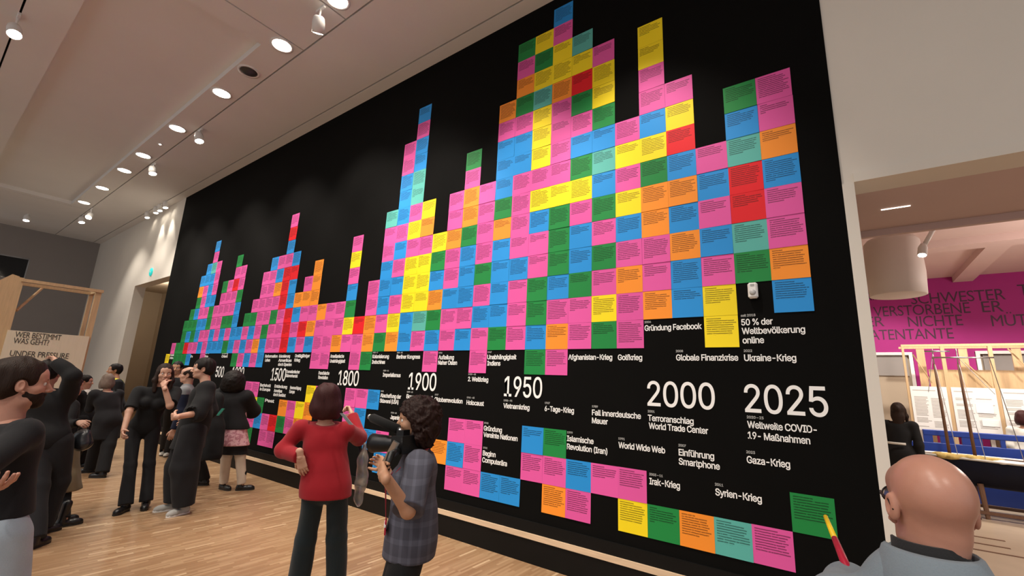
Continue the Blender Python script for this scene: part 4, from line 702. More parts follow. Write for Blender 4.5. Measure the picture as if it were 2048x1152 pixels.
def head_mesh(J, h, s, jaw=1.0, neck=None):
    L, f, u = head_axes(J, J.get('tilt', 0)); O = np.asarray(J['head'], float); A = (L, f, u)
    p = lambda x, y, z: O + (L * x + f * y + u * z) * s
    F = field_for([p(-.13, -.15, -.2), p(.13, .16, .15), p(.13, -.15, .15), p(-.13, .16, -.2)], .03, h)
    F.ell(p(0, -.012, .034), A, (.0745 * s, .095 * s, .084 * s), 0).ell(p(0, .028, -.03), A, (.058 * s * jaw, .062 * s, .078 * s), .03)
    F.cap(p(-.032, .030, -.078), p(.032, .030, -.078), .026 * s * jaw, .026 * s * jaw, .03).ell(p(0, .066, -.092), A, (.024 * s, .020 * s, .018 * s), .022)
    F.ell(p(0, .06, .045), A, (.056 * s, .030 * s, .040 * s), .03)
    for q in (-1, 1):
        F.cap(p(.012 * q, .083, .022), p(.042 * q, .072, .020), .0095 * s, .008 * s, .014)
        F.ell(p(.040 * q, .056, -.024), A, (.024 * s, .024 * s, .020 * s), .026)
        F.ell(p(.0315 * q, .096, .004), A, (.018 * s, .017 * s, .012 * s), .012, 's')
        F.ell(p(.078 * q, -.006, -.006), (_n(L + f * .35 * -q), _n(f - L * .35 * -q), u), (.0085 * s, .019 * s, .031 * s), .006)
        F.ell(p(.086 * q, -.002, -.004), A, (.006 * s, .009 * s, .017 * s), .004, 's'); F.cap(p(.076 * q, .010, -.036), p(.072 * q, .012, -.042), .007 * s, .005 * s, .006)
        F.ell(p(.011 * q, .098, -.035), A, (.0085 * s, .009 * s, .007 * s), .007)
    F.chain([p(0, .086, .016), p(0, .098, -.010), p(0, .111, -.029)], [.0085 * s, .010 * s, .0115 * s], .010)
    F.cap(p(-.016, .083, -.058), p(.016, .083, -.058), .0085 * s, .0085 * s, .010).cap(p(-.013, .082, -.069), p(.013, .082, -.069), .0085 * s, .0085 * s, .008)
    N = np.asarray(J['neck'], float); F.cap(p(0, -.022, -.055), N if neck is None else neck, .052 * s, .056 * s, .035)
    return F.mesh(), p, A
def person(J, label, cfg, hb=.010, hh=.005):
    H = J['H']; s = H / 1.7; J = {k: (np.asarray(v, float) if not np.isscalar(v) else v) for k, v in J.items()}
    f = J['f']; U0 = np.array((0, 0, 1.0)); L = np.cross(U0, f); P, N = J['pelvis'], J['neck']; up = _n(N - P)
    L = _n(L - up * (L @ up)); ff = np.cross(L, up); A = (L, ff, up); w = cfg.get('wide', 1.0)
    g = (J['anL'] + J['anR']) / 2; R_ = root('person', (float(g[0]), float(g[1]), 0.0), label, 'person')
    sk = cfg['skin']
    armp = {q: [J['sh' + q], J['el' + q], J['wr' + q]] for q in 'LR'}; legp = {q: [J['hip' + q], J['kn' + q], J['an' + q]] for q in 'LR'}
    C = [J[k] for k in ('pelvis', 'neck', 'head', 'shL', 'shR', 'elL', 'elR', 'wrL', 'wrR')]; ALL = C + [J[k] for k in ('knL', 'knR', 'anL', 'anR')]
    T = np.linalg.norm(N - P)
    def torso(F, o=0.0, belly=0.0, k=.05):
        F.ell(P + up * (T * .70), A, ((.150 * w) * s + o, .098 * s * w + o, .17 * s + o), k)
        F.ell(P + up * (T * .36) + ff * belly * .3, A, ((.128 * w) * s + o, .092 * s * w + belly * .6 + o, .16 * s + o), k)
        F.ell(P + up * (T * .06) - ff * .012 * s, A, ((.158 * w) * s + o, .112 * s * w + o, .135 * s + o), k)
        F.cap(J['shL'] - L * .03 * s, J['shR'] + L * .03 * s, .052 * s + o, .052 * s + o, k); F.cap(J['neck'] + up * .02 * s, N - up * .07 * s, .05 * s + o * .5, .085 * s + o * .5, k)
        if cfg.get('bust'):
            for q in (-1, 1): F.ell(P + up * (T * .66) + ff * .085 * s + L * .065 * q * s, A, (.062 * s + o, .052 * s + o, .06 * s + o), .03)
        return F
    def arms(F, ra=(.050, .040, .028), o=0.0, k=.02, upto=1.0, sides='LR'):
        for q in sides:
            a, b, c = armp[q]
            if upto >= 1: F.chain([a, b, c], [ra[0] * s + o, ra[1] * s + o, ra[2] * s + o], k)
            elif upto > .5: F.cap(a, b, ra[0] * s + o, ra[1] * s + o, k).cap(b, b + (c - b) * (upto - .5) * 2, ra[1] * s + o, (ra[1] + (ra[2] - ra[1]) * (upto - .5) * 2) * s + o, k)
            else: F.cap(a, a + (b - a) * upto * 2, ra[0] * s + o, ra[1] * s * 1.1 + o, k)
        return F
    def legs(F, rs=(.086, .056, .040), o=0.0, k=.03, end=1.0):
        for q in 'LR':
            a, b, c = legp[q]; c2 = b + (c - b) * end
            F.cap(a, b, rs[0] * s + o, rs[1] * s + o, k).cap(b, c2, rs[1] * s * 1.03 + o, rs[2] * s + o, k)
        return F
    # --- the body, one mesh
    F = field_for(ALL, .2, hb); torso(F, -.012, cfg.get('belly', 0)); arms(F, (.046, .038, .028)); legs(F, (.062, .046, .036)); 
    F.cap(N - up * .03, N * .7 + J['head'] * .3, .044 * s, .030 * s, .02)
    parts = [F.mesh()]
    hm, p, HA = head_mesh(J, hh, s * cfg.get('head', 1.0), cfg.get('jaw', 1.0)); parts.append(hm)
    for q in 'LR':
        if q in cfg.get('nohand', ''): continue
        th = J['th' + q] if 'th' + q in J else (ff if abs(J['hd' + q] @ ff) < .8 else U0)
        parts.append(hand(hh, J['wr' + q], J['hd' + q], J['pn' + q], th, s, cfg.get('curl' + q, .38)))
    v, fc = join(*parts); body = mesh_obj('body', v, fc, sk, R_, True)
    hs = s * cfg.get('head', 1.0)
    # --- face
    if cfg.get('face', True):
        for q in (-1, 1):
            e = ball('eye', tuple(p(.0315 * q, .0775, .004)), .0118 * hs, M['eye'], R_); ball('iris', tuple(p(.0315 * q, .0845, .004)), .0058 * hs, M['iris'], e, 10)
            MB().tube([p(.014 * q, .092, .021), p(.030 * q, .089, .0255), p(.047 * q, .075, .020)], [.0028 * hs, .0036 * hs, .002 * hs], 8).build('eyebrow', cfg['hairmat'] if 'hairmat' in cfg else M['ink'], R_, True)
        MB().tube([p(-.022, .0835, -.063), p(-.010, .0905, -.0605), p(0, .0915, -.0615), p(.010, .0905, -.0605), p(.022, .0835, -.063)], [.002 * hs, .0052 * hs, .005 * hs, .0052 * hs, .002 * hs], 8).build('lips', M['lips'], R_, True)
    # --- hair
    st = cfg.get('hair')
    if st:
        hl = max(hh, .0045) if hb < .009 else max(hh, .006); big = cfg.get('hairsize', 1.0)
        lo = -.42 if st == 'long' else -.30
        F = field_for([p(-.17, -.2, lo), p(.17, .15, .2), p(.17, -.2, .2), p(-.17, .15, lo)], .05, hl); o = .012 * big
        F.ell(p(0, -.018, .042), HA, ((.0765) * hs + o, .098 * hs + o, .086 * hs + o), 0)
        if st == 'short': F.ell(p(0, -.05, -.01), HA, (.072 * hs + o * .6, .06 * hs + o * .6, .075 * hs), .03)
        if st == 'bob':
            F.ell(p(0, -.045, -.045), HA, (.088 * hs + o, .075 * hs + o, .105 * hs), .03)
            for q in (-1, 1): F.ell(p(.074 * q, .0, -.06), HA, (.022 * hs + o, .06 * hs, .085 * hs), .03)
            F.cut(p(0, 0, -.135), -HA[2])
        if st == 'long':
            F.ell(p(0, -.062, -.06), HA, (.088 * hs, .052 * hs, .14 * hs), .04); F.cap(p(0, -.075, -.10), p(0, -.085, -.27), .075 * hs, .055 * hs, .05, flat=HA[1], fs=.6)
            for q in (-1, 1): F.chain([p(.074 * q, .02, .02), p(.086 * q, .028, -.08), p(.078 * q, .055, -.22)], [.022 * hs, .028 * hs, .018 * hs], .03)
        if st == 'curly':
            F.ell(p(0, -.038, .02), HA, (.118 * hs * big, .115 * hs * big, .122 * hs * big), .04); F.ell(p(0, -.055, -.07), HA, (.125 * hs * big, .085 * hs, .11 * hs), .05)
        if st == 'bun': F.ell(p(0, -.115, .06), HA, (.04 * hs,) * 3, .015)
        if st == 'fringe':  # receding ring of hair at the sides and back
            F.ell(p(0, -.045, -.005), HA, (.084 * hs, .078 * hs, .05 * hs), .02)
        F.wrinkle(cfg.get('hairwave', .0022), cfg.get('hairfreq', 90), 3 if st != 'curly' else 8, .35 if st != 'curly' else 1.0)
        if st == 'curly': F.wrinkle(cfg.get('hairwave', .0022) * .45, cfg.get('hairfreq', 90) * 2.1, 5, 1.0)
        F.ell(p(0, .115, cfg.get('hairline', -.035)), HA, (.074 * hs, .074 * hs, .096 * hs), .012, 's')
        if st in ('curly', 'bob', 'long'): F.ell(p(0, .150, -.045), HA, (.17 * hs, (.155 if st == 'curly' else .105) * hs, .105 * hs), .015, 's')
        if st in ('short', 'fringe'):
            F.ell(p(0, .07, -.11), HA, (.12 * hs, .085 * hs, .085 * hs), .01, 's')
            for q in (-1, 1): F.ell(p(.085 * q, .0, -.012), HA, (.03 * hs, .028 * hs, .038 * hs), .006, 's')
            F.cut(p(0, -.02, -.085), -HA[2] + HA[1] * .25)
        if st == 'fringe': F.ell(p(0, .02, .09), HA, (.075 * hs, .11 * hs, .075 * hs), .02, 's')
        sdf_obj('hair', F, cfg['hairmat'], R_)
    if cfg.get('beard'):
        F = field_for([p(-.09, -.02, -.15), p(.09, .13, .0)], .03, max(hh, .004))
        F.ell(p(0, .028, -.052), HA, (.064 * hs, .072 * hs, .066 * hs), 0).ell(p(0, .070, -.096), HA, (.030 * hs, .028 * hs, .025 * hs), .02).cap(p(-.022, .090, -.050), p(.022, .090, -.050), .008 * hs, .008 * hs, .006)
        F.wrinkle(.0015, 160, 4, 1); F.ell(p(0, .10, -.0635), HA, (.019 * hs, .02 * hs, .0075 * hs), .003, 's'); F.ell(p(0, .075, .005), HA, (.056 * hs, .06 * hs, .050 * hs), .012, 's'); F.cut(p(0, 0, -.018), HA[2] - HA[1] * .2); F.cut(p(0, .000, -.05), -HA[1])
        sdf_obj('beard', F, cfg['hairmat'], R_)
    # --- clothes
    def do_top(name, c):
        o = c.get('o', .012); F = field_for(ALL, .24, hb); torso(F, o, cfg.get('belly', 0)); sl = c.get('sleeve', 1.0)
        ra = c.get('ra', (.056, .050, .040)); arms(F, ra, o * .4, .03, sl)
        if c.get('coat'):
            z = c['hem']; B0 = P - up * .0; Bot = np.array((P[0], P[1], z)) - ff * c.get('back', .0)
            F.cap(B0, Bot, .165 * s * w + o, (c.get('flare', .19)) * s + o, .05, flat=ff, fs=.72)
        elif c.get('loose'): F.cap(P + up * .14 * s, P - up * .30 * s, .152 * s * w + o, .182 * s * w + o, .05, flat=ff, fs=.80)
        F.wrinkle(c.get('fold', .003), c.get('ff', 24), c.get('seed', 1))
        hem = c.get('hem', P[2] - .08 * s); F.cut((0, 0, hem), (c.get('hx', 0), c.get('hy', 0), -1)) if 'hx' not in c else F.cut((P[0], P[1], hem), (c['hx'], c.get('hy', 0), -1))
        for q in 'LR':
            a, b, cc = armp[q]
            if sl >= 1: F.cut_near(cc - (cc - b) * .04, _n(cc - b), .075 * s)
            elif sl > .5: e = b + (cc - b) * (sl - .5) * 2; F.cut_near(e, _n(cc - b), .085 * s)
            else: e = a + (b - a) * sl * 2; F.cut_near(e, _n(b - a), .10 * s)
        F.cut_near(N + U0 * c.get('collar', .018) * s, _n(U0 + ff * -.25), .13 * s)
        return sdf_obj(name, F, c['mat'], R_)
    def do_trousers(c, name='trousers'):
        F = field_for([P, J['knL'], J['knR'], J['anL'], J['anR'], J['hipL'], J['hipR']], .26, hb); o = c.get('o', .010); rs = c.get('rs', (.094, .072, .066)); end = c.get('end', .985)
        F.ell(P + up * .03 * s - ff * .012 * s, A, (.156 * s * w + o, .110 * s * w + o, .125 * s + o), 0); legs(F, rs, o, .025, end)
        if not c.get('skirt'): F.cap(P - U0 * .02 * s, P - U0 * .06 * s, .07 * s, .06 * s, .03)
        if c.get('skirt'):
            F.cap(P, np.array((P[0] * .4 + g[0] * .6, P[1] * .4 + g[1] * .6, c['skirt'])), .15 * s + o, c.get('flare', .24) * s, .04, flat=ff, fs=.8)
        F.wrinkle(c.get('fold', .004), c.get('ff', 20), c.get('seed', 2), .6)
        F.cut(P + up * .11 * s, up)
        if c.get('skirt'): F.cut((0, 0, c['skirt'] + .01), (0, 0, -1))
        else:
            for q in 'LR':
                a, b, cc = legp[q]; F.cut_near(b + (cc - b) * end + _n(cc - b) * c.get('drop', .01), _n(cc - b), .14 * s)
        F.cut((0, 0, .022), (0, 0, -1))
        return sdf_obj(name, F, c['mat'], R_)
    def do_shoes(c):
        for q in 'LR':
            an, t = J['an' + q], _n(J['tf' + q]); sd = np.cross(U0, t); hs_ = max(hb * .6, .005); base = np.array((an[0], an[1], 0.0))
            F = field_for([base - t * .10, base + t * .22, base + U0 * .30 + sd * .08, base - sd * .08], .03, hs_)
            F.cap(base + t * .13 * s + U0 * .030, base - t * .035 * s + U0 * .036, .036 * s, .033 * s, 0, flat=sd, fs=1.1)
            F.cap(base + t * .155 * s + U0 * .026, base + t * .10 * s + U0 * .03, .027 * s, .036 * s, .02)
            F.cap(base - t * .02 * s + U0 * .05, an + U0 * c.get('shaft', .02), .042 * s, .047 * s, .025)
            F.cut((0, 0, .012), (0, 0, -1)); sh = sdf_obj('boot' if c.get('shaft', 0) > .06 else 'shoe', F, c['mat'], R_)
            m = MB(); o = []
            pts = [(-.075, 0), (-.065, .026), (-.02, .033), (.06, .036), (.12, .040), (.165, .028), (.185, 0), (.165, -.028), (.12, -.040), (.06, -.036), (-.02, -.033), (-.065, -.026)]
            lo = [tuple(base + t * a * s + sd * b * s + U0 * .001) for a, b in pts]; hi = [tuple(base + t * a * s + sd * b * s + U0 * .02) for a, b in pts]
            m.v = lo + hi; k = len(pts); m.f = [tuple(range(k - 1, -1, -1)), tuple(range(k, 2 * k))] + [(i, (i + 1) % k, k + (i + 1) % k, k + i) for i in range(k)]
            m.build('sole', c.get('sole', M['sole']), sh)
    if 'trousers' in cfg: do_trousers(cfg['trousers'], cfg['trousers'].get('name', 'trousers'))
    if 'leggings' in cfg: do_trousers(cfg['leggings'], 'leggings')
    if 'shirt' in cfg: do_top(cfg['shirt'].get('name', 'shirt'), cfg['shirt'])
    if 'top' in cfg: do_top(cfg['top'].get('name', 'sweater'), cfg['top'])
    if 'shoes' in cfg: do_shoes(cfg['shoes'])
    return R_, p, HA, J
stand(); next_room()
# ---------------------------------------------------------------- people
SK = skin('skin_fair', (.60, .36, .26)); SK2 = skin('skin_rosy', (.56, .30, .22)); SK3 = skin('skin_tan', (.50, .28, .17)); SKB = skin('skin_bald', (.58, .31, .23), .33)
BLK = cloth('black_cotton', (.010, .010, .011, 1), sheen=.03); BLK2 = cloth('black_wool', (.013, .013, .015, 1), sheen=.05); NAVY = cloth('navy_wool', (.010, .014, .035, 1), sheen=.04)
HB = hairmat('dark_brown_hair', (.022, .011, .007, 1)); HK = hairmat('black_hair', (.010, .007, .006, 1)); HR = hairmat('dark_auburn_hair', (.040, .010, .010, 1)); HG = hairmat('grey_hair', (.20, .15, .12, 1)); HC = hairmat('curly_auburn_hair', (.018, .006, .004, 1))
RED = cloth('red_knit', (.30, .008, .016, 1), weave=420, vary=.22); JEAN = cloth('light_blue_denim', (.42, .50, .58, 1), vary=.3); DJ = cloth('dark_teal_denim', (.010, .020, .026, 1), vary=.25)
LEATHER = plain('black_leather', (.008, .008, .009, 1), .35); GREYC = cloth('grey_cotton', (.20, .21, .22, 1)); WHITE = cloth('white_cotton', (.70, .68, .62, 1)); OLIVE = cloth('olive_linen', (.17, .125, .07, 1), vary=.25)
BG = cloth('blue_grey_shirt', (.20, .245, .285, 1)); SHO = {'mat': LEATHER}
def plaid():
    t = NT('blue_grey_plaid_shirt'); tc = t.n('ShaderNodeTexCoord').outputs['Object']; s = t.sep(tc)
    a = t.math('SINE', t.math('MULTIPLY', t.math('ADD', s[0], s[1]), 95)); b = t.math('SINE', t.math('MULTIPLY', s[2], 80))
    m = t.math('ADD', t.math('MULTIPLY', t.math('GREATER_THAN', a, .55), .5), t.math('MULTIPLY', t.math('GREATER_THAN', b, .55), .5))
    n = t.noise(5, 3, tc)
    t.t.links.new(t.mix(t.math('MULTIPLY', m, .55), t.mix(n, (.030, .030, .044, 1), (.080, .080, .110, 1)), (.13, .135, .18, 1)), t.b.inputs['Base Color']); t.b.inputs['Roughness'].default_value = .85
    return t.m
def floral():
    t = NT('pink_floral_print'); tc = t.n('ShaderNodeTexCoord').outputs['Object']
    f = t.noise(24, 4, tc, .6); t.t.links.new(t.mix(t.math('GREATER_THAN', f, .52), (.72, .42, .47, 1), (.48, .20, .25, 1)), t.b.inputs['Base Color']); t.b.inputs['Roughness'].default_value = .8
    return t.m
J = JOINTS
# bearded man at the left edge
person(J['beard'], 'bearded person in dark sweater and light blue jeans at the left edge', dict(skin=SK2, hair='short', hairmat=HB, beard=True, wide=.98, top=dict(name='sweater', mat=BLK2, hem=.93, o=.018, fold=.005), trousers=dict(name='jeans', mat=JEAN, rs=(.092, .075, .07), o=.004, fold=.005), shoes=SHO), .007, .0035)
# person with an arm over the head
person(J['armhead'], 'person in black with one arm raised over the head, hand on dark hair', dict(skin=SK, hair='short', hairmat=HK, hairsize=1.5, wide=1.1, top=dict(name='sweater', mat=BLK, hem=.72, o=.02, ra=(.075, .07, .05), fold=.006), trousers=dict(mat=BLK2, rs=(.105, .085, .075)), shoes=SHO), .010, .005)
Rs, *_ = person(J['skirt'], 'person in black jacket, olive skirt and black boots holding a handbag', dict(skin=SK, hair='bob', hairmat=HB, face=True, top=dict(name='jacket', mat=BLK, hem=.62, o=.02, fold=.005), leggings=dict(mat=BLK, rs=(.075, .055, .045)), trousers=dict(name='skirt', mat=OLIVE, skirt=.30, flare=.23, fold=.008, ff=26), shoes=dict(mat=LEATHER, shaft=.14)), .010, .006)
# group by the stair opening
person(J['grey'], 'grey-haired person in long black coat seen from behind', dict(skin=SK, hair='bob', hairmat=HG, hairsize=.7, face=False, wide=1.12, top=dict(name='coat', mat=BLK2, coat=True, hem=.52, flare=.20, o=.022, fold=.005), trousers=dict(mat=BLK, rs=(.10, .085, .085)), shoes=SHO), .011, .007)
person(J['dark'], 'dark-haired person in black jacket over white blouse facing the grey-haired one', dict(skin=SK, hair='short', hairmat=HK, shirt=dict(name='blouse', mat=WHITE, o=.008, sleeve=.3, collar=.05, hem=.60), top=dict(name='jacket', mat=BLK, hem=.55, o=.016, collar=-.06), trousers=dict(mat=BLK), shoes=SHO), .011, .007)
person(J['hivis'], 'dark-haired person in profile with yellow vest collar near the stair opening', dict(skin=SK3, hair='short', hairmat=HK, shirt=dict(name='vest', mat=cloth('yellow_vest', (.75, .72, .05, 1)), o=.020, sleeve=.05, collar=.045, hem=1.15), top=dict(name='jacket', mat=BLK2, hem=.70, o=.022, collar=-.01), trousers=dict(mat=BLK), shoes=SHO), .012, .007)
# woman with hand on mouth
person(J['mouth'], 'person with long dark hair in black, fist held to the mouth', dict(skin=SK, hair='long', hairmat=HB, bust=True, curlL=1.15, curlR=.5, top=dict(name='t_shirt', mat=BLK, sleeve=.42, hem=.80, o=.010, ra=(.064, .06, .05)), trousers=dict(mat=BLK2, rs=(.080, .058, .068), o=.004, fold=.004), shoes=SHO), .008, .004)
person(J['far'], 'bespectacled person partly hidden behind the one with fist at mouth', dict(skin=SK3, hair='short', hairmat=HK, top=dict(name='sweater', mat=BLK2), trousers=dict(mat=BLK), shoes=dict(mat=WHITE)), .012, .007)
person(J['navy'], 'balding person in navy jacket with grey collar among the group', dict(skin=SK, hair='fringe', hairmat=HB, shirt=dict(name='scarf', mat=GREYC, o=.022, sleeve=.1, collar=.075, hem=1.18), top=dict(name='jacket', mat=NAVY, o=.018, wide=1, collar=.0), trousers=dict(mat=BLK), shoes=SHO), .010, .006)
person(J['jumper'], 'tall person in profile, black jumper, wide black trousers and silver sneakers', dict(skin=SK, hair='short', hairmat=HK, hairsize=1.3, wide=1.08, curlL=.8, curlR=.6, top=dict(name='jumper', mat=BLK, hem=.70, o=.022, sleeve=.64, ra=(.086, .084, .066), loose=True, fold=.006), trousers=dict(mat=BLK2, rs=(.125, .125, .10), fold=.007, end=.93), shoes=dict(mat=cloth('silver_grey_mesh', (.42, .42, .40, 1)), sole=M['white_gloss'])), .008, .004)
Rj, *_ = person(J['jacket'], 'person from behind in bulky black jacket, pink floral shirt and pale leggings', dict(skin=SK, hair='curly', hairmat=HK, hairsize=1.35, hairwave=.003, face=False, shirt=dict(name='floral_shirt', mat=floral(), hem=.60, o=.030, sleeve=.3, loose=True, fold=.006), top=dict(name='jacket', mat=BLK, hem=.82, o=.04, ra=(.105, .11, .085), loose=True, fold=.010, ff=16, collar=.06), leggings=dict(mat=cloth('cream_knit_leggings', (.62, .52, .42, 1)), rs=(.078, .060, .050), end=.95), trousers=dict(name='shorts', mat=BLK2, skirt=.47, flare=.19), shoes=dict(mat=LEATHER, shaft=.15)), .009, .006)
# woman in the red sweater
person(J['red'], 'person in red sweater from behind, one hand on hip, one at the face', dict(skin=SK, hair='bob', hairmat=HR, hairsize=1.9, hairwave=.003, hairfreq=60, face=False, wide=1.08, head=1.06, belly=.02, curlL=.25, curlR=.9, top=dict(name='sweater', mat=RED, hem=.745, o=.016, ra=(.066, .057, .042), loose=True, fold=.0045, ff=20), trousers=dict(name='jeans', mat=DJ, rs=(.088, .070, .080), fold=.006, o=.006), shoes=SHO), .007, .0035)
# woman with the camera
Rc, pc, HAc, Jc = person(J['camera'], 'curly-haired person in plaid shirt filming with a shoulder-held camera', dict(skin=SK3, hair='curly', hairmat=HC, hairwave=.0065, hairfreq=125, hairsize=1.15, wide=1.02, bust=True, curlL=1.15, curlR=.8, top=dict(name='plaid_shirt', mat=plaid(), hem=.70, o=.022, sleeve=.50, ra=(.070, .074, .064), loose=True, fold=.006, collar=.03), trousers=dict(mat=BLK, rs=(.088, .082, .085)), shoes=SHO), .006, .003)
# bald man, close to the camera
Rb, pb, HAb, Jb = person(J['bald'], 'bald person with glasses in blue-grey shirt, closest to the camera', dict(skin=SKB, hair=None, hairmat=HB, wide=.90, curlL=1.0, top=dict(name='shirt', mat=BG, o=.014, ra=(.066, .06, .05), fold=.004, collar=.055), trousers=dict(mat=BLK), shoes=SHO), .007, .0028)
# next room
Rd, *_ = person(J['dress'], 'person in long black dress standing beside the doorway of the next room', dict(skin=SK, hair='long', hairmat=HB, hairsize=1.2, face=False, shirt=dict(name='dress', mat=BLK, coat=True, hem=.25, flare=.20, o=.022), shoes=SHO), .011, .007)
person(J['edge'], 'dark-haired person with white top at the right edge behind the boat', dict(skin=SK, hair='bob', hairmat=HR, hairsize=1.3, face=False, top=dict(name='shirt', mat=WHITE), trousers=dict(mat=BLK), shoes=SHO), .011, .007)
Jd = JOINTS['dress']; q_ = np.array(Jd['pelvis']); fd = np.array(Jd['f'])
MB().tube([q_ - fd * .165 + np.cross((0, 0, 1), fd) * x + np.array((0, 0, .16)) + fd * abs(x) * .35 for x in (-.12, -.06, 0, .06, .12)], .016, 8, 1).build('belt', WHITE, Rd, True)
# ---------------------------------------------------------------- what they wear and hold
JB = Jb
gl = MB(); s = JB['H'] / 1.7
for q in (-1, 1):
    gl.tube([pb(.066 * q, .085, .012), pb(.078 * q, .05, .012), pb(.0815 * q, .0, .008), pb(.080 * q, -.018, -.012)], .0025, 8)
    c = [pb((.034 + .027 * math.cos(a)) * q, .105 - .012 * abs(math.cos(a)) , .004 + .020 * math.sin(a)) for a in np.linspace(0, 2 * math.pi, 21)]; gl.tube(c, .0018, 6)
gl.tube([pb(-.008, .108, .008), pb(.008, .108, .008)], .0018, 6)
g = gl.build('glasses', M['dark_metal'], Rb, True)
lens = NT('clear_spectacle_lens'); lens.b.inputs['Transmission Weight'].default_value = .9; lens.b.inputs['Roughness'].default_value = .05; lens.b.inputs['Base Color'].default_value = (.9, .9, .9, 1)
for q in (-1, 1):
    m = MB(); k = [pb((.034 + .026 * math.cos(a)) * q, .104 - .011 * abs(math.cos(a)), .004 + .019 * math.sin(a)) for a in np.linspace(0, 2 * math.pi, 21)[:-1]]; m.quad(*k); m.build('lens', lens.m, g)
# shirt collar of the bald man
N = Jb['neck']; up = np.array((0, 0, 1.0)); fb = Jb['f']; Lb = np.cross(up, fb)
def ring_mesh(name, prof, mat, n=36):
    m = MB()
    for r, z, fw in prof:
        for i in range(n):
            a = math.pi * 2 * i / n; k = max(0.0, math.sin(a))
            m.v.append(tuple(N + Lb * r * math.cos(a) + fb * (r * .97 * math.sin(a) + fw) + up * (z - .030 * k * k)))
    for j in range(len(prof) - 1):
        for i in range(n): a, b = j * n + i, j * n + (i + 1) % n; m.f.append((a, b, b + n, a + n))
    return m.build(name, mat, Rb, True)
ring_mesh('inner_band', ((.080, -.02, -.012), (.069, .03, -.008), (.0660, .082, -.002), (.062, .084, -.002), (.062, .03, -.006)), cloth('charcoal_band', (.018, .018, .020, 1)))  # dark band inside the collar
ring_mesh('collar', ((.092, -.05, -.014), (.084, .0, -.012), (.0765, .062, -.008), (.0795, .068, -.008), (.087, .062, -.010), (.106, .012, -.016), (.113, -.016, -.018), (.109, -.020, -.018)), BG)
def pole(name, pts, r, mat, parent=None, n=14): return MB().tube(pts, r, n).build(name, mat, parent, True)
a, b = np.array(PROP['stick_tip']), np.array(PROP['stick_end']); mid = a + (b - a) * .40
st = root('pointer_stick', tuple(b), 'yellow and red tapered pointer stick aimed at the single green note', 'pointer')
pole('yellow_tip', [a, mid], [.0065, .0085], plain('yellow_plastic', rgb(245, 205, 30), .4), st); pole('red_shaft', [mid, b], [.0085, .0125], plain('crimson_plastic', rgb(190, 20, 60), .4), st)
# video camera
C = {k: np.array(v) for k, v in PROP.items()}
vc = root('video_camera', tuple(C['cam_body']), 'black handheld camera with long lens hood and shotgun microphone', 'camera')
la = _n(C['lens_tip'] - C['lens_back']); cu = _n(up - la * la[2]); cs = np.cross(la, cu)
MB().lathe(tuple(C['lens_back']), [(.030, 0), (.036, .02), (.036, .07), (.042, .08), (.048, .17), (.052, np.linalg.norm(C['lens_tip'] - C['lens_back'])), (.046, np.linalg.norm(C['lens_tip'] - C['lens_back'])), (.040, .12)], 28, tuple(la)).build('lens', M['dark_metal'], vc, True)
MB().obox(C['lens_back'] - la * .035, (la, cs, cu), (.04, .062, .045)).build('camera_body', LEATHER, vc)
MB().obox(C['lens_back'] - la * .02 + cu * .055, (la, cs, cu), (.025, .025, .018)).build('viewfinder', LEATHER, vc)
MB().obox((C['grip_a'] + C['grip_b']) / 2, (_n(C['grip_b'] - C['grip_a']), _n(np.cross((-.58, .787, .21), C['grip_b'] - C['grip_a'])), _n(np.cross(C['grip_b'] - C['grip_a'], np.cross((-.58, .787, .21), C['grip_b'] - C['grip_a'])))), (np.linalg.norm(C['grip_b'] - C['grip_a']) / 2, .017, .008)).build('flip_screen', M['metal'], vc)
hw, hdv, hp = np.array(Jc['wrL']), _n(Jc['hd' + 'L']), np.array(Jc['pn' + 'L'], float); hp = _n(hp - hdv * (hp @ hdv)); hx = np.cross(hdv, hp); hx = hx if hx[2] > 0 else -hx
gc = hw + hdv * .082 + hp * .030; pole('grip_handle', [C['lens_back'] - cu * .03, gc + hx * .065, gc - hx * .06], [.018, .018, .017], LEATHER, vc)
pole('microphone', [C['mic_tip'], C['mic_tip'] + (C['mic_end'] - C['mic_tip']) * .08, C['mic_end']], [.016, .024, .024], cloth('black_foam', (.006, .006, .006, 1)), vc)
pole('microphone_cap', [C['mic_tip'] + (C['mic_tip'] - C['mic_end']) * .06, C['mic_tip']], .014, M['metal'], vc)
pole('microphone_mount', [C['mic_end'], C['mic_end'] * .5 + (C['lens_back'] - la * .03 + cu * .05) * .5, C['lens_back'] - la * .03 + cu * .045], .014, M['metal'], vc)
# lanyard with badge
fc = Jc['f']; Nc = Jc['neck']; ly = cloth('red_lanyard', (.28, .008, .02, 1)); Lc = np.cross(up, fc)
bt, bb = C['badge_top'], C['badge_bottom']
for q in (-1, 1): MB().tube([Nc - fc * .05 + Lc * .075 * q + up * .035, Nc + Lc * .085 * q + fc * .03 + up * .01, Nc * .55 + bt * .45 + fc * .10 + Lc * .04 * q, bt], .006, 6, .4).build('lanyard_strap', ly, Rc)
MB().obox((bt + bb) / 2, (fc, Lc, _n(bt - bb)), (.004, .036, np.linalg.norm(bt - bb) / 2)).build('badge', plain('red_badge', (.42, .01, .04, 1), .35), Rc)
MB().obox(bt * .7 + bb * .3 + fc * .003 + Lc * .002, (fc, Lc, _n(bt - bb)), (.0045, .038, np.linalg.norm(bt - bb) * .10)).build('badge_print', M['letter'], Rc)
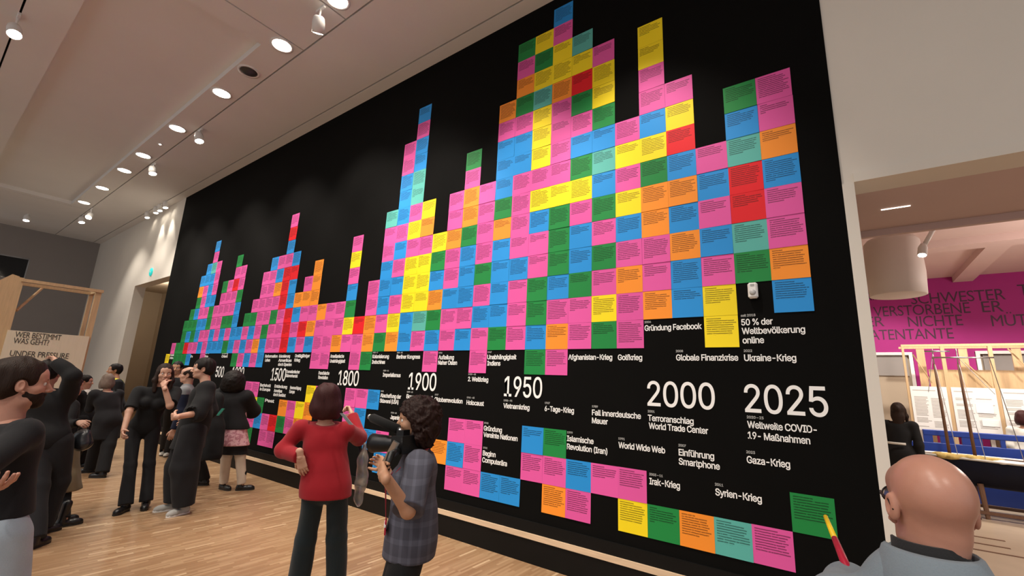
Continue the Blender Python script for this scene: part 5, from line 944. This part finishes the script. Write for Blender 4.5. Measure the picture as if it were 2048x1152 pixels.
# plastic bag beside the red sweater
c = C['bag']; F = Field(c - .3, c + .3, .008); F.ell(c - up * .05, ((1, 0, 0), (0, 1, 0), (0, 0, 1)), (.055, .04, .20), 0).ell(c + up * .13, ((1, 0, 0), (0, 1, 0), (0, 0, 1)), (.030, .025, .10), .03).wrinkle(.007, 38, 6)
pb2 = NT('crinkled_clear_plastic'); pb2.b.inputs['Base Color'].default_value = (.30, .29, .27, 1); pb2.b.inputs['Roughness'].default_value = .22; pb2.b.inputs['Transmission Weight'].default_value = .55; pb2.b.inputs['Alpha'].default_value = .75
bag = tag(sdf_obj('plastic_bag', F, pb2.m, None), 'crinkled transparent plastic bag hanging beside the red sweater', 'bag')
Jr = JOINTS['red']; pole('strap', [c + up * .2, c * .4 + np.array(Jr['elR']) * .6 - up * .02, np.array(Jr['elR']) - up * .03], .006, LEATHER, bag, 8)
Wr = np.array(Jr['wrR']); hd = np.array(Jr['head']); rt_ = np.array((.805, .593, 0))
ph = root('mobile_phone', tuple(hd), 'grey mobile phone held at the ear of the red-sweatered person', 'phone')
MB().obox(C['phone'], (_n(C['phone_ax']), rt_, _n(np.cross(C['phone_ax'], rt_))), (.055, .014, .006)).build('casing', GREYC, ph)
# handbag
c = C['handbag']; F = Field(c - .25, c + .25, .008); F.ell(c - up * .04, ((1, 0, 0), (0, 1, 0), (0, 0, 1)), (.13, .09, .085), 0).ell(c + up * .03, ((1, 0, 0), (0, 1, 0), (0, 0, 1)), (.09, .06, .06), .05).wrinkle(.006, 34, 4)
hbg = root('handbag', tuple(c), 'shiny black leather handbag held in front of the olive skirt', 'handbag')
sdf_obj('bag_body', F, plain('glossy_black_leather', (.018, .020, .024, 1), .25), hbg)
MB().tube([c + np.array((-.07, -.05, .03)), np.array(JOINTS['skirt']['wrR']) + np.array((0, 0, -.02)), c + np.array((.07, .05, .03))], .008, 8).build('bag_handle', LEATHER, hbg, True)
# black coat dragged by the person in the bulky jacket
Q = C['coat_top']; E_ = C['coat_bottom']; F = Field(np.minimum(Q, E_) - .3, np.maximum(Q, E_) + .3, .012)
F.cap(Q, Q * .5 + E_ * .5, .10, .13, 0, flat=(.593, -.805, 0), fs=.7).cap(Q * .5 + E_ * .5, E_, .13, .15, .05, flat=(.593, -.805, 0), fs=.7).wrinkle(.012, 20, 3, .4); F.cut(E_ - up * .08, (.15, 0, -1))
tag(sdf_obj('coat', F, BLK, None), 'long black coat hanging from the arm of the pink floral shirt wearer', 'coat')
tg = root('phone', tuple(C['teal_phone']), 'small turquoise phone held beside the bulky black jacket', 'phone')
MB().obox(C['teal_phone'], ((.45, .33, .83), (.805, .593, 0), (.1, -.9, .3)), (.055, .016, .006)).build('phone_case', plain('turquoise_case', rgb(70, 170, 150), .5), tg)
